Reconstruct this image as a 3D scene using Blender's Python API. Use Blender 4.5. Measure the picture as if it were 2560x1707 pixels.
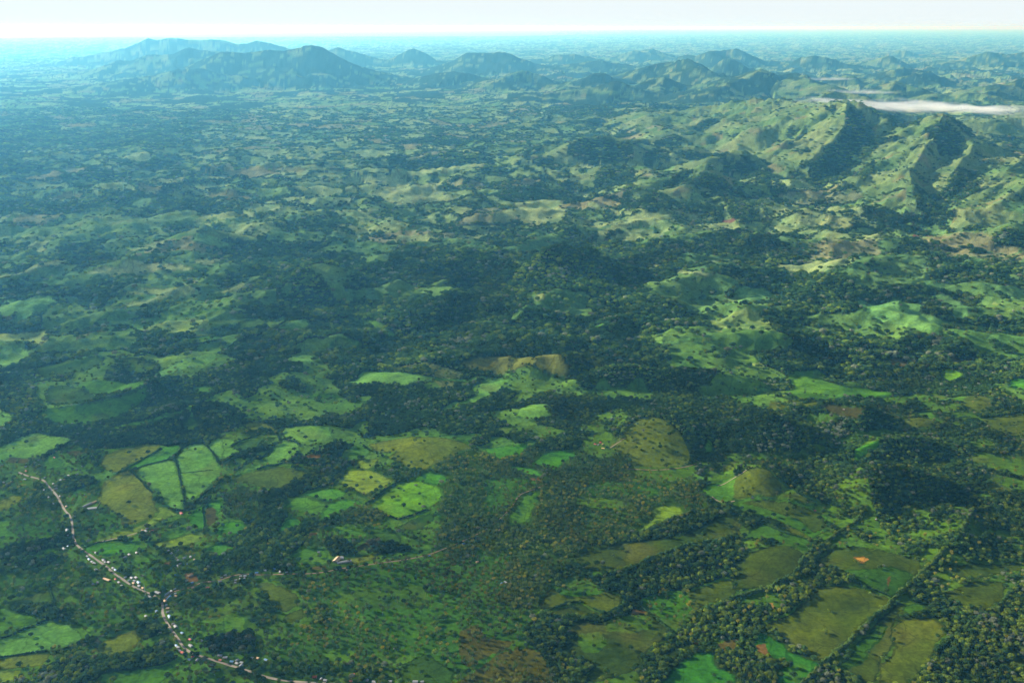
import bpy, bmesh, math, random
import numpy as np
from mathutils import Vector, Matrix

for o in list(bpy.data.objects):
    bpy.data.objects.remove(o)
S = bpy.context.scene
COL = S.collection
RNG = np.random.default_rng(7)
random.seed(7)

# ------------------------------------------------------------------ camera, sky, sun, exposure
FPX, CU, CV = 2400.0, 1280.0, 853.5          # focal length and centre, in photo pixels
PITCH = math.radians(18.15)
CAMZ = 1250.0
cam_d = bpy.data.cameras.new('camera')
cam_d.sensor_width = 36.0
cam_d.lens = 36.0 * FPX / 2560.0
cam_d.clip_start = 5.0
cam_d.clip_end = 1200000.0
cam = bpy.data.objects.new('camera', cam_d)
COL.objects.link(cam)
cam.location = (0, 0, CAMZ)
cam.rotation_euler = (math.radians(90) - PITCH, 0, 0)
S.camera = cam

SUN_EL = math.radians(21.0)
SUN_AZ = math.radians(28.0)                   # forward of due left
SUN_DIR = Vector((-math.cos(SUN_AZ) * math.cos(SUN_EL), math.sin(SUN_AZ) * math.cos(SUN_EL), math.sin(SUN_EL)))
W = bpy.data.worlds.new('World')
S.world = W
W.use_nodes = True
nt = W.node_tree
for n in list(nt.nodes):
    nt.nodes.remove(n)
out = nt.nodes.new('ShaderNodeOutputWorld')
bg = nt.nodes.new('ShaderNodeBackground')
sky = nt.nodes.new('ShaderNodeTexSky')
sky.sky_type = 'NISHITA'
sky.sun_disc = False
sky.sun_elevation = SUN_EL
sky.sun_rotation = math.atan2(SUN_DIR.x, SUN_DIR.y)
sky.altitude = 1200
sky.air_density = 0.45
sky.dust_density = 0.2
sky.ozone_density = 1.0
bg.inputs['Strength'].default_value = 0.05
# thin high veil of cloud, all round the sky; looking lower one looks through more of it
tcw = nt.nodes.new('ShaderNodeTexCoord')
sep = nt.nodes.new('ShaderNodeSeparateXYZ')
nt.links.new(tcw.outputs['Generated'], sep.inputs[0])
def wmath(op, a, b=None, c=None):
    n = nt.nodes.new('ShaderNodeMath'); n.operation = op
    for i, q in enumerate((a, b, c)):
        if q is None: continue
        if isinstance(q, (int, float)): n.inputs[i].default_value = q
        else: nt.links.new(q, n.inputs[i])
    return n.outputs[0]
el = wmath('MAXIMUM', sep.outputs['Z'], .03)
mpw = nt.nodes.new('ShaderNodeMapping'); mpw.inputs['Scale'].default_value = (5.0, 5.0, 90.0)
nt.links.new(tcw.outputs['Generated'], mpw.inputs['Vector'])
nzw = nt.nodes.new('ShaderNodeTexNoise'); nzw.inputs['Scale'].default_value = 1.0; nzw.inputs['Detail'].default_value = 5.0; nzw.inputs['Roughness'].default_value = .6
nt.links.new(mpw.outputs[0], nzw.inputs['Vector'])
thick = wmath('MULTIPLY_ADD', nzw.outputs[0], .12, .07)
fac = wmath('SUBTRACT', 1.0, wmath('POWER', 2.718, wmath('MULTIPLY', wmath('DIVIDE', thick, el), -1.0)))
veil = nt.nodes.new('ShaderNodeMix'); veil.data_type = 'RGBA'
nt.links.new(fac, veil.inputs[0]); nt.links.new(sky.outputs[0], veil.inputs[6]); veil.inputs[7].default_value = (7.2, 7.9, 8.1, 1)
nt.links.new(veil.outputs[2], bg.inputs['Color'])
nt.links.new(bg.outputs[0], out.inputs['Surface'])

sun_d = bpy.data.lights.new('sun', 'SUN')
sun_d.energy = 5.0
sun_d.angle = math.radians(0.5)
sun_d.color = (1.0, 0.93, 0.78)
sun = bpy.data.objects.new('sun', sun_d)
COL.objects.link(sun)
sun.rotation_euler = SUN_DIR.to_track_quat('Z', 'Y').to_euler()

S.view_settings.view_transform = 'Standard'
S.view_settings.look = 'None'
S.view_settings.exposure = 1.27
S.view_settings.gamma = 1.0
S.view_settings.use_curve_mapping = False
S.render.engine = 'CYCLES'
S.cycles.use_denoising = True
S.cycles.max_bounces = 10
S.cycles.diffuse_bounces = 2
S.cycles.glossy_bounces = 1
S.cycles.transparent_max_bounces = 8
S.cycles.volume_bounces = 4
S.cycles.volume_step_rate = 1.0
S.cycles.volume_max_steps = 256
S.cycles.use_adaptive_sampling = True
S.cycles.adaptive_threshold = 0.015

HAZE_DENSITY = 2.2e-5
HAZE_COLOR = (0.15, 0.58, 1.0, 1.0)
HAZE_ANISO = 0.42

# ------------------------------------------------------------------ surveying: photo pixel -> place in the world
CT, ST = math.cos(PITCH), math.sin(PITCH)
FR = {'V': (0, 0, .91875), 'L1': (0, 0, 1.8375), 'L2': (1280, 0, 1.8375), 'L3': (0, 400, 1.8375), 'L4': (1280, 400, 1.8375),
      'L5': (0, 640, 1.8375), 'L6': (1280, 640, 1.8375), 'Z1': (0, 1040, 3.672), 'Z2': (0, 1280, 3.672), 'Z3': (560, 1040, 3.672),
      'Z4': (560, 1280, 3.672), 'Z5': (1200, 1280, 3.672), 'Z6': (1840, 1280, 3.267), 'Z7': (1200, 960, 3.672), 'Z8': (1840, 960, 3.267),
      'M1': (1240, 230, 3.5636), 'M2': (1900, 180, 3.5636), 'M3': (200, 60, 2.94), 'M4': (900, 80, 2.94), 'M5': (1700, 80, 2.735)}

def uv(fr, x, y):
    a, b, s = FR[fr]
    return a + x / s, b + y / s

def slopes(u, v):
    """direction through a photo pixel, per metre of forward distance: (x, z)"""
    a = np.asarray(u, float) - CU
    b = CV - np.asarray(v, float)
    dy = FPX * CT + b * ST
    return a / dy, (-FPX * ST + b * CT) / dy

def to_uv(x, y, z):
    dz = np.asarray(z, float) - CAMZ
    f = y * CT - dz * ST
    up = y * ST + dz * CT
    return CU + FPX * x / f, CV - FPX * up / f

def parse(s):
    return [tuple(float(c) for c in p.split(',')) for p in s.split()]

# ------------------------------------------------------------------ noise
def _hash(ix, iy, seed):
    h = (ix * 374761393 + iy * 668265263 + seed * 1442695041).astype(np.uint32)
    h = (h ^ (h >> np.uint32(13))) * np.uint32(1274126177)
    return h ^ (h >> np.uint32(16))

def rnd(ix, iy, seed):
    return _hash(ix.astype(np.int64), iy.astype(np.int64), seed).astype(np.float64) / 4294967295.0

def noise(x, y, seed=0):
    fx, fy = np.floor(x), np.floor(y)
    ix, iy = fx.astype(np.int64), fy.astype(np.int64)
    dx, dy = x - fx, y - fy
    ux = dx * dx * dx * (dx * (dx * 6 - 15) + 10)
    uy = dy * dy * dy * (dy * (dy * 6 - 15) + 10)
    def g(a, b, px, py):
        an = _hash(ix + a, iy + b, seed).astype(np.float64) * (2 * math.pi / 4294967296.0)
        return np.cos(an) * px + np.sin(an) * py
    n0 = g(0, 0, dx, dy) * (1 - ux) + g(1, 0, dx - 1, dy) * ux
    n1 = g(0, 1, dx, dy - 1) * (1 - ux) + g(1, 1, dx - 1, dy - 1) * ux
    return (n0 * (1 - uy) + n1 * uy) * 1.5

def fbm(x, y, wl, octs, seed=0, gain=.5):
    s = np.zeros_like(x); a = 1.0; t = 0.0
    for i in range(octs):
        s += a * noise(x / wl + 17.3 * i, y / wl - 9.1 * i, seed + i)
        t += a; a *= gain; wl *= .5
    return s / t

def ridged(x, y, wl, octs, seed=0):
    s = np.zeros_like(x); a = 1.0; t = 0.0
    for i in range(octs):
        s += a * (1 - np.abs(noise(x / wl + 7.7 * i, y / wl + 3.1 * i, seed + i)) * 1.6)
        t += a; a *= .5; wl *= .5
    return s / t

def sstep(a, b, x):
    t = np.clip((x - a) / (b - a), 0, 1)
    return t * t * (3 - 2 * t)

# ------------------------------------------------------------------ relief: crest lines and domes
# crest: frame, "x,y,D ..." (D = forward distance in km), half-width west, half-width east (m), fluting, sharpness
CRESTS = [
 # far range at the left, main far mountain, its foothills
 ('M3', "380,160,34 500,108,34 560,126,34 680,103,34 800,120,34 900,120,34 990,118,34 1060,126,34 1160,152,34 1220,150,34 1300,128,34 1400,146,34 1560,190,34", 3200, 2600, .35, 1.1),
 ('M3', "60,350,26 130,328,26 280,266,26 360,280,26 480,226,26 600,222,26 700,214,26 790,165,26 850,192,26 1000,196,26", 2600, 2400, .4, 1.1),
 ('M3', "760,330,23 930,260,22.7 1040,206,22.7 1130,201,22.7 1200,214,22.7 1370,185,22.7 1500,196,22.7 1560,182,22.7 1640,160,22.7 1700,145,22.7 1780,166,22.7 1900,240,22.7 2000,285,22.7 2180,350,22.7", 2300, 2300, .38, 1.0),
 ('M3', "200,440,20 350,415,20 520,385,20.5 700,345,20.5 860,335,20.8", 1900, 1500, .35, 1.15),
 ('M3', "80,480,20 180,436,20 300,442,20 420,480,20", 900, 900, .3, 1.2),
 ('M3', "1830,195,33 1900,165,33 1980,186,33 2200,255,33", 2200, 2000, .4, 1.1),
 # hills beyond the middle
 ('M4', "110,245,33.5 250,180,33.5 330,140,33.5 390,122,33.5 440,145,33.5 490,160,33.5 560,210,33.5", 2200, 1800, .4, 1.1),
 ('M4', "420,290,28 680,214,28 780,156,28 960,156,28 1050,148,28 1130,170,28 1280,225,28 1420,250,28 1560,230,28 1780,205,28 1880,240,28 2000,262,28", 2500, 2000, .45, 1.1),
 ('M4', "250,420,22 420,340,22 560,308,22 700,295,22 780,300,22 900,345,22 960,390,21", 1900, 1500, .45, 1.1),
 ('M4', "880,455,19.3 1050,352,20 1240,280,20.5 1330,318,20.3 1420,380,20", 1500, 900, .45, 1.05),
 ('M4', "1440,470,18.6 1600,392,19 1720,310,19.5 1800,300,19.6 1880,360,19.6 1980,395,19", 1300, 1000, .5, 1.1),
 ('M4', "1180,515,16.5 1450,480,16.8 1700,430,17 1860,385,17 1980,410,17 2120,500,16.5", 1700, 1000, .45, 1.1),
 ('M4', "1880,380,20 2060,282,20.5 2220,240,21 2352,232,21 2440,240,20.6", 1700, 1400, .5, 1.0),
 ('M4', "1980,412,17.6 2230,345,18 2200,420,17.3 2230,500,16.6 2345,555,15.8", 1300, 900, .4, 1.1),
 ('M4', "1390,190,35 1420,162,35 1560,160,35 1640,180,35", 1800, 1500, .35, 1.2),
 ('M4', "1950,165,38 2030,140,38 2100,160,38 2150,118,41 2200,150,41", 1500, 1500, .35, 1.2),
 # right far
 ('M5', "-20,215,20.6 60,212,20.2 150,262,19.6 300,335,18.8", 1500, 900, .45, 1.1),
 ('M5', "110,200,30 190,160,30 250,125,31 330,132,31 410,124,31 480,150,31 580,195,31", 2300, 1800, .4, 1.1),
 ('M5', "230,290,23.5 340,200,24 400,216,24 550,275,23.6", 1300, 1000, .45, 1.1),
 ('M5', "230,415,16.2 400,340,17.2 560,280,18 620,285,18 680,302,18 800,275,18 856,300,17.8 850,342,17 950,372,16.6 1060,392,16.4", 1900, 900, .5, 1.1),
 ('M5', "930,460,12.9 1000,432,13.2 1060,408,13.5 1150,415,13.5 1280,446,13.3", 1400, 700, .4, 1.1),
 ('M5', "740,225,29 830,180,29 960,178,29 1050,196,29 1160,245,28.6", 1900, 1500, .45, 1.1),
 ('M5', "1240,215,30 1350,182,30 1440,165,30 1560,226,30", 1700, 1300, .45, 1.1),
 ('M5', "1470,142,42 1520,112,42 1590,142,42", 1500, 1500, .3, 1.2),
 ('M5', "1330,335,21.6 1480,272,22 1600,255,22.4 1650,268,22.4", 1400, 900, .5, 1.1),
 ('M5', "1540,320,20.8 1710,270,21.3 1780,300,21.2 1900,350,21", 1200, 900, .5, 1.1),
 ('M5', "1430,405,16.6 1470,365,17 1550,390,17 1640,400,16.6 1760,446,16.2", 900, 700, .5, 1.1),
 ('M5', "1960,200,31 2100,140,31 2200,150,31 2280,162,31 2360,134,31 2460,150,31", 2400, 1800, .5, 1.1),
 ('M5', "1090,330,20 1130,310,20 1180,310,20 1250,352,20", 900, 700, .4, 1.1),
 ('M5', "1900,670,11.3 2100,606,11.6 2352,560,12 2500,540,12.2", 900, 700, .6, 1.1),
 ('M5', "2100,420,16 2200,370,16.5 2300,350,16.8 2450,330,17", 1100, 900, .6, 1.1),
 # the massif on the right: backbone, spurs
 ('M2', "-340,270,12.6 0,250,12.2 300,268,11.5 560,288,10.8 780,318,10.2 950,330,10 1100,392,9.8 1250,492,9.6 1530,478,9.4 1630,434,9.2 1760,560,8.9 1900,700,8.4 2100,762,8.3 2350,800,8.2 2700,830,8.1", 2300, 897, .55, 1.25),
 ('M2', "770,330,10.1 745,540,9.15 560,670,8.65 430,830,8.1 440,1000,7.85", 1100, 374, .35, 1.0),
 ('M2', "1170,470,9.9 1110,600,9.9 930,800,8.8 760,940,8.3 690,1000,8.05", 300, 360, .35, 1.0),
 ('M2', "1630,434,9.2 1540,640,8.5 1330,900,7.5 1380,1050,6.85 1200,1140,6.75 1000,1265,6.65", 900, 257, .45, 1.0),
 ('M2', "1380,1050,6.85 1430,1180,6.62 1260,1295,6.5", 420, 234, .3, 1.0),
 ('M2', "1900,700,8.4 1760,850,7.75 1690,1000,7.2 1660,1150,6.85", 500, 328, .35, 1.0),
 ('M2', "2350,790,8.3 2290,815,7.8 2150,930,7.3 1930,1040,6.9 1650,1270,6.5", 420, 624, .5, 1.0),
 ('M2', "2700,840,7.6 2400,1000,6.9 2150,1160,6.5 1850,1300,6.2", 600, 624, .5, 1.0),
 ('M2', "-100,830,8.4 60,790,8.6 170,710,8.9 380,560,9.6", 600, 328, .5, 1.1),
 ('M2', "100,930,8.0 300,700,8.9 700,540,9.4", 500, 296, .4, 1.1),
 ('M2', "2060,1440,5.7 2230,1420,5.75 2352,1470,5.6", 260, 172, .4, 1.1),
 # hills left of the massif
 ('M1', "100,720,8.7 270,600,9.15 640,482,9.38 850,402,9.46 960,395,9.46 1100,442,9.4 1240,492,9.3", 700, 320, .4, 1.05),
 ('M1', "640,830,7.85 900,722,8.15 1050,676,8.25 1200,690,8.2 1520,770,8.0", 480, 210, .35, 1.05),
 ('M1', "780,955,7.35 1000,900,7.5 1190,820,7.75", 260, 156, .4, 1.1),
 ('M1', "1220,905,7.3 1500,785,7.55 1800,686,7.7 1875,700,7.7 1830,745,7.5 1660,885,7.15", 520, 225, .4, 1.0),
 ('M1', "1875,700,7.7 2000,830,7.45 2055,930,7.2 1960,1150,6.65", 420, 257, .4, 1.0),
 ('M1', "1860,660,8.3 2000,600,8.42 2160,556,8.48 2300,590,8.42 2420,680,8.3", 480, 260, .45, 1.05),
 ('M1', "1400,470,10.6 1560,390,10.9 1700,380,11 1780,350,11.3 2000,325,11.5", 700, 328, .5, 1.1),
 ('M1', "1310,640,9.4 1330,480,10.1 1480,500,9.9 1560,560,9.6", 360, 234, .4, 1.1),
 ('M1', "680,370,12 900,216,13.1 1040,262,12.9 1200,312,12.4 1500,372,11.9", 1100, 406, .55, 1.1),
 ('M1', "160,385,12 340,276,12.7 450,310,12.6 560,290,12.8 700,375,12.4", 700, 328, .5, 1.05),
 ('M1', "-200,960,7.2 100,930,7.3 300,880,7.5 600,880,7.5", 400, 250, .3, 1.2),
 # lower ridges and scarps of the middle ground (a negative third number is the crest's height in metres)
 ('L4', "40,545,-40 90,480,-120 140,432,-175 230,404,-195 330,404,-165 430,440,-70", 420, 330, .15, .95),
 ('L6', "340,545,-31 420,512,-56 560,497,-65 700,513,-60 900,528,-60 1130,565,-38", 120, 64, .3, .85),
 ('L6', "20,480,-25 120,458,-56 210,452,-65 262,478,-50", 150, 76, .25, 1.0),
 ('L6', "820,8,-22 1020,18,-32 1200,52,-32 1420,78,-32 1620,14,-25", 150, 94, .3, 1.2),
 ('L5', "130,705,-20 350,690,-34 500,655,-40 690,578,-36", 120, 110, .3, 1.1),
 ('L5', "340,92,-25 560,44,-38 700,26,-38 920,62,-25", 150, 120, .3, 1.2),
 ('L5', "430,216,-20 620,156,-34 780,140,-40 920,162,-30", 140, 110, .3, 1.2),
 ('L5', "0,90,-25 150,62,-30 340,6,-30", 150, 120, .3, 1.2),
 ('L5', "620,760,-16 800,690,-34 1000,690,-38 1120,740,-18", 110, 90, .3, 1.1),
 ('Z8', "900,690,-32 1050,650,-70 1170,636,-84 1400,672,-75 1690,775,-29", 130, 102, .3, 1.0),
 ('Z8', "1000,540,-26 1180,455,-44 1390,430,-49 1560,470,-35", 90, 76, .3, 1.1),
 ('Z8', "-60,330,-36 130,270,-70 260,246,-90 420,290,-80 560,360,-36", 170, 110, .3, .95),
 ('Z8', "500,180,-29 690,140,-49 830,150,-58 1060,172,-70 1240,260,-32", 120, 94, .25, 1.0),
 ('Z8', "1080,760,-58 1110,900,-38 1160,1060,-12", 150, 60, .35, 1.1),
 ('Z6', "1900,40,-26 1780,230,-22 1650,380,-8", 120, 100, .35, 1.2),
 ('L4', "1560,510,-22 1660,480,-50 1760,470,-50 1850,490,-25", 150, 102, .3, 1.1),
 ('L4', "1000,420,-20 1180,408,-32 1400,440,-32", 120, 85, .3, 1.2),
 ('L3', "860,365,-20 945,322,-88 1090,388,-16", 150, 120, .3, 1.0),
]
# domes: frame, x, y, crest height, radius across, radius in depth, power
DOMES = [
 ('Z7', 1600, 300, 52, 270, 230, 1.3), ('Z8', 210, 698, 46, 120, 150, 1.1), ('Z8', 500, 886, 20, 100, 90, 1.4), ('L3', 1480, 508, 95, 420, 330, 1.2),
 ('L3', 945, 322, 88, 210, 240, 1.0), ('L6', 360, 128, 55, 330, 260, 1.4), ('L4', 2310, 325, 95, 300, 260, 1.2), ('L4', 1850, 470, 50, 260, 220, 1.3),
 ('L6', 1580, 540, 16, 130, 90, 1.3), ('L6', 1330, 640, 22, 160, 120, 1.4), ('L4', 700, 210, 40, 300, 300, 1.4), ('Z6', 1000, 480, 16, 130, 120, 1.5),
 ('Z6', 330, 300, 18, 140, 120, 1.5), ('Z6', 760, 650, 10, 140, 60, 1.5), ('L5', 1330, 560, 26, 260, 160, 1.5), ('L5', 1300, 520, 20, 160, 120, 1.5),
 ('L5', 1590, 372, 25, 130, 110, 1.4), ('L5', 1720, 310, 28, 160, 110, 1.4), ('L5', 1350, 300, 24, 130, 100, 1.4), ('L4', 1500, 540, 24, 240, 160, 1.5),
 ('Z1', 1780, 560, 9, 90, 90, 1.6), ('Z1', 1250, 700, 10, 120, 150, 1.6), ('Z3', 850, 90, 14, 140, 100, 1.6), ('Z3', 1900, 260, 8, 170, 120, 1.6),
 ('Z5', 1900, 300, 15, 170, 110, 1.6), ('Z8', 1500, 290, 22, 100, 80, 1.3), ('Z8', 2000, 110, 24, 120, 90, 1.3), ('L6', 120, 690, 18, 120, 90, 1.5),
 ('L5', 560, 480, 20, 300, 160, 1.5), ('L5', 900, 470, 22, 230, 140, 1.5), ('L4', 2200, 150, 60, 400, 400, 1.3), ('L3', 2000, 470, 40, 600, 400, 1.5),
 ('L6', 650, 180, 30, 260, 200, 1.5), ('L6', 1150, 360, 28, 420, 200, 1.6), ('L3', 2100, 640, 34, 500, 200, 1.6), ('L3', 500, 130, 45, 500, 300, 1.4),
 ('L3', 1230, 25, 50, 700, 300, 1.5), ('L3', 780, 125, 30, 300, 200, 1.4),
]
_cr = []
for fr, s, ww, we, fl, pw in CRESTS:
    P = parse(s)
    u = np.array([uv(fr, p[0], p[1])[0] for p in P]); v = np.array([uv(fr, p[0], p[1])[1] for p in P])
    D = np.array([p[2] for p in P]) * 1000.0
    sx, sz = slopes(u, v)
    D = np.where(D < 0, (-D / 1000.0 - CAMZ) / sz, D)
    _cr.append((sx * D, D, np.maximum(CAMZ + sz * D, 3.0), ww, we, fl, pw))
_dm = []
for fr, x, y, H, rx, ry, pw in DOMES:
    u, v = uv(fr, x, y)
    sx, sz = slopes(u, v)
    D = (H - CAMZ) / sz
    _dm.append((float(sx * D), float(D), H, rx, ry, pw))

def relief(x, y):
    """height of the hills and mountains above the plain"""
    hm = np.zeros_like(x)
    cache = {}
    wob = fbm(x, y, 700, 4, 31)
    r1 = ridged(x, y, 620, 4, 41)
    r2 = ridged(x, y, 1500, 4, 47)
    for X, Y, H, ww, we, fl, pw in _cr:
        wm = max(ww, we) * 1.15
        m = (x > X.min() - wm) & (x < X.max() + wm) & (y > Y.min() - wm) & (y < Y.max() + wm)
        if not m.any():
            continue
        px, py = x[m], y[m]
        best = np.full(px.shape, 1e9); bh = np.zeros_like(px); bs = np.zeros_like(px)
        for i in range(len(X) - 1):
            ax, ay, bx, by = X[i], Y[i], X[i + 1], Y[i + 1]
            dx, dy = bx - ax, by - ay
            t = np.clip(((px - ax) * dx + (py - ay) * dy) / (dx * dx + dy * dy + 1e-6), 0, 1)
            qx, qy = px - (ax + t * dx), py - (ay + t * dy)
            d = np.hypot(qx, qy)
            k = d < best
            best = np.where(k, d, best)
            bh = np.where(k, H[i] + (H[i + 1] - H[i]) * t, bh)
            bs = np.where(k, (qx * .8 - qy * .6) / (d + 1.0), bs)
        w = ww + (we - ww) * (0.5 + 0.5 * bs)
        # low ends of a crest taper out in width too
        w = w * np.clip(.35 + .65 * bh / (H.max() * .7), .35, 1)
        rr = (r2 if ww > 1400 else r1)[m]
        t = best / w
        t = t * (1 + fl * (0.62 - rr) * 1.4 * np.clip(best / 120, 0, 1)) + wob[m] * .12 * np.clip(best / 200, 0, 1)
        t = np.clip(t, 0, 1)
        val = bh * np.where(t < 1, (1 - t) ** pw * (1 - .12 * t), 0)
        hm[m] = np.maximum(hm[m], val) + .18 * np.minimum(hm[m], val) * np.clip(np.minimum(hm[m], val) / 200, 0, .6)
    for X, Y, H, rx, ry, pw in _dm:
        m = (np.abs(x - X) < rx * 1.4) & (np.abs(y - Y) < ry * 1.4)
        if not m.any():
            continue
        d = np.hypot((x[m] - X) / rx, (y[m] - Y) / ry)
        d = np.clip(d * (1 + .5 * wob[m] * np.clip(d * 2, 0, 1)), 0, 1)
        val = H * (np.cos(d * math.pi) * .5 + .5) ** (1 / pw) if pw > 1.05 else H * (1 - d)
        hm[m] = np.maximum(hm[m], val)
    # gullies and flutes worn into the slopes
    big = sstep(18, 110, hm)
    k = np.flatnonzero(big > 0)
    if len(k):
        px, py = x[k], y[k]
        fl = ridged(px, py, 430, 4, 201) - .58
        al, ac = (-.72 * px - .69 * py), (-.69 * px + .72 * py)
        st = ridged(al / 5.0, ac, 200, 3, 207) - .6
        mass = sstep(0, 700, px) * sstep(5600, 6600, py) * (1 - sstep(12500, 15000, py))
        amp = np.minimum(hm[k] * .30, 62)
        hm[k] = np.maximum(hm[k] + big[k] * amp * (fl * .40 + st * mass * .9), 0)
    return hm

def height(x, y, parts=False):
    x = np.asarray(x, float); y = np.asarray(y, float)
    hm = relief(x, y)
    a1 = np.interp(y, [0, 2500, 4500, 7000, 13000, 40000], [12, 14, 30, 40, 40, 20])
    b = a1 * fbm(x, y, 1100, 3, 3) + np.interp(y, [0, 3000, 5000, 9000, 15000], [8.0, 10, 15, 20, 20]) * fbm(x, y, 330, 3, 11)
    # hummocky hill country beyond the plain, stronger at the right
    q = sstep(6500, 10000, y) * (1 - .55 * sstep(26000, 45000, y)) * (.28 + .72 * sstep(-3500, 1500, x - .05 * y))
    rough = ridged(x, y, 1700, 5, 61)
    b = b + q * 150 * np.clip(rough - .42, 0, 1) * (1 + sstep(9000, 20000, y))
    # knolls and swales of the wooded middle ground
    b = b + sstep(2700, 4100, y) * (1 - sstep(9000, 12000, y)) * (125 * (ridged(x, y, 950, 4, 67) - .55) + 42 * (ridged(x, y, 380, 3, 69) - .55))
    h = hm + b * (1 - .45 * np.clip(hm / 200, 0, 1))
    return (h, hm, rough) if parts else h

def hit(u, v):
    """where the line of sight through photo pixels meets the land"""
    u = np.asarray(u, float); v = np.asarray(v, float)
    sx, sz = slopes(u, v)
    sz = np.minimum(sz, -1e-4)
    y1 = np.clip((-25 - CAMZ) / sz, 900, 60000)
    y0 = np.clip((150 - CAMZ) / sz, 700, 60000)
    far = v < 560
    y0 = np.where(far, np.clip((470 - CAMZ) / sz, 700, 60000), y0)
    n = 70
    res = y1.copy(); done = np.zeros(u.shape, bool); prev = y0.copy()
    for i in range(n + 1):
        yy = y0 + (y1 - y0) * i / n
        below = (CAMZ + sz * yy < height(sx * yy, yy)) & ~done
        res = np.where(below, (yy + prev) / 2, res)
        done |= below
        prev = yy
    return sx * res, res
# ------------------------------------------------------------------ land cover (colour of the soil or sward, chance of a tree, chance of a palm)
KIND = {
 'mint': ((.125, .265, .085), .003, 0), 'pale': ((.240, .315, .115), .004, 0), 'tan': ((.140, .155, .052), .004, 0), 'green': ((.072, .175, .028), .006, 0),
 'bright': ((.062, .195, .028), .004, 0), 'vivid': ((.125, .275, .018), .012, .0), 'yg': ((.165, .240, .040), .004, 0), 'olive': ((.135, .165, .026), .003, 0),
 'olivehill': ((.100, .128, .024), .030, .022), 'dkolive': ((.075, .110, .020), .003, 0), 'dkgreen': ((.045, .095, .020), .010, .0), 'soil': ((.150, .080, .050), 0, 0), 'brown': ((.085, .070, .035), .01, 0),
 'orange': ((.42, .20, .09), 0, 0), 'crop': ((.032, .135, .026), .002, 0),
 'wood': ((.018, .034, .012), .96, .03), 'woodlight': ((.036, .066, .014), .52, .06), 'scrub': ((.050, .090, .018), .22, .06),
 'palmwood': ((.042, .078, .014), .12, .55), 'palmfield': ((.050, .125, .017), .025, .27), 'palmbrown': ((.085, .072, .016), .01, .34), 'palmthin': ((.064, .125, .018), .012, .10),
 'village': ((.060, .105, .020), .24, .14), 'mixed': ((.050, .112, .016), .17, .20), 'grove': ((.055, .105, .030), .12, .03),
}
COVER = []
def F(fr, kind, *polys):
    for p in polys:
        COVER.append((fr, kind, parse(p)))
# broad zones first, then what lies in them
F('V', 'mixed', "-60,1010 300,1010 700,1070 1000,1060 1250,1080 1300,1300 1200,1640 -60,1640")
F('V', 'palmwood', "1000,1050 1120,1040 1330,1030 1420,1000 1560,1060 1620,1130 1640,1190 1520,1220 1420,1240 1330,1290 1250,1330 1240,1400 1130,1390 1060,1280 1010,1200")
F('V', 'woodlight', "1600,1020 2360,880 2460,1640 1980,1640 1800,1500 1650,1200", "1240,1330 1480,1250 1700,1190 1800,1240 1780,1640 1240,1640")
F('Z4', 'palmfield', "700,620 1000,540 1700,440 2350,280 2350,1420 1900,1420 1600,1260 1400,1010 1000,860 700,800", "620,1060 1000,1000 1400,1040 1600,1260 1250,1380 900,1330 640,1420 480,1300", "2000,640 2500,600 2500,1420 2100,1420")
F('Z4', 'palmthin', "1000,760 1250,700 1800,660 1900,860 1650,900 1200,880 1000,840")
F('Z5', 'palmbrown', "-60,1600 0,1430 250,1260 480,1250 620,1400 740,1450 790,1600", "-200,1100 60,1000 380,1060 330,1180 200,1280 -150,1420")
F('Z5', 'palmfield', "-100,340 300,330 480,520 300,700 -60,800", "-100,800 300,860 300,900 -60,960")
F('Z7', 'palmthin', "1380,740 1640,770 1900,740 2040,700 1900,880 1700,930 1500,950 1350,860", "820,1060 1000,1040 1320,1060 1320,1150 1120,1160 930,1110", "980,470 1200,440 1300,640 1100,680 900,600")
F('Z7', 'palmfield', "0,880 300,860 560,900 350,1000 300,1120 100,1240 -100,1150", "1000,880 1700,900 1760,950 1650,1020 1300,1040 960,1020")
F('Z7', 'grove', "60,400 560,370 800,430 680,490 480,500 260,470", "860,420 1060,290 1280,220 1380,300 1250,420 1050,470")
F('Z8', 'wood', "-60,330 120,240 300,230 560,320 900,280 1000,330 900,430 700,480 500,560 200,560 -60,540", "430,640 900,540 1300,440 1800,420 2000,560 2050,900 1700,820 1200,640 1000,700 700,860 560,840",
  "1050,800 1400,700 1760,800 2050,960 2400,960 2400,1450 1640,1450 1300,1300 1150,1080", "1180,190 1340,250 1300,380 1000,400 960,300")
F('Z8', 'woodlight', "560,860 800,800 1100,760 1120,1000 900,1060 740,1040", "900,120 1600,60 1900,120 1850,420 1600,420 1450,220 1200,160")
F('Z6', 'wood', "0,770 150,750 350,790 560,600 690,420 750,480 620,640 430,830 200,890 -40,930", "1620,1120 1900,940 2352,560 2450,560 2450,1460 1380,1460 1560,1250", "1590,770 1720,700 1880,780 2020,820 1900,920 1720,1000 1690,900",
  "-60,1250 90,1240 140,1340 130,1460 -60,1460", "540,1330 700,1270 850,1280 800,1350 640,1460 480,1460")
F('Z6', 'woodlight', "1240,60 1330,-40 2400,-60 2400,520 1900,540 1560,620 1540,440 1490,360 1300,310")
F('Z6', 'dkolive', "1700,660 1870,600 1900,560 2200,560 2170,720 2010,810 1870,760 1720,720", "2050,1290 2352,1180 2352,1260", "1780,1395 1900,1300 2000,1395", "1600,480 1800,430 2300,420 2352,470 1900,540 1620,600")
F('Z6', 'scrub', "850,30 1020,40 1240,150 1280,300 980,270 880,150", "1560,520 1700,470 1880,560 1720,660 1580,640")
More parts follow.
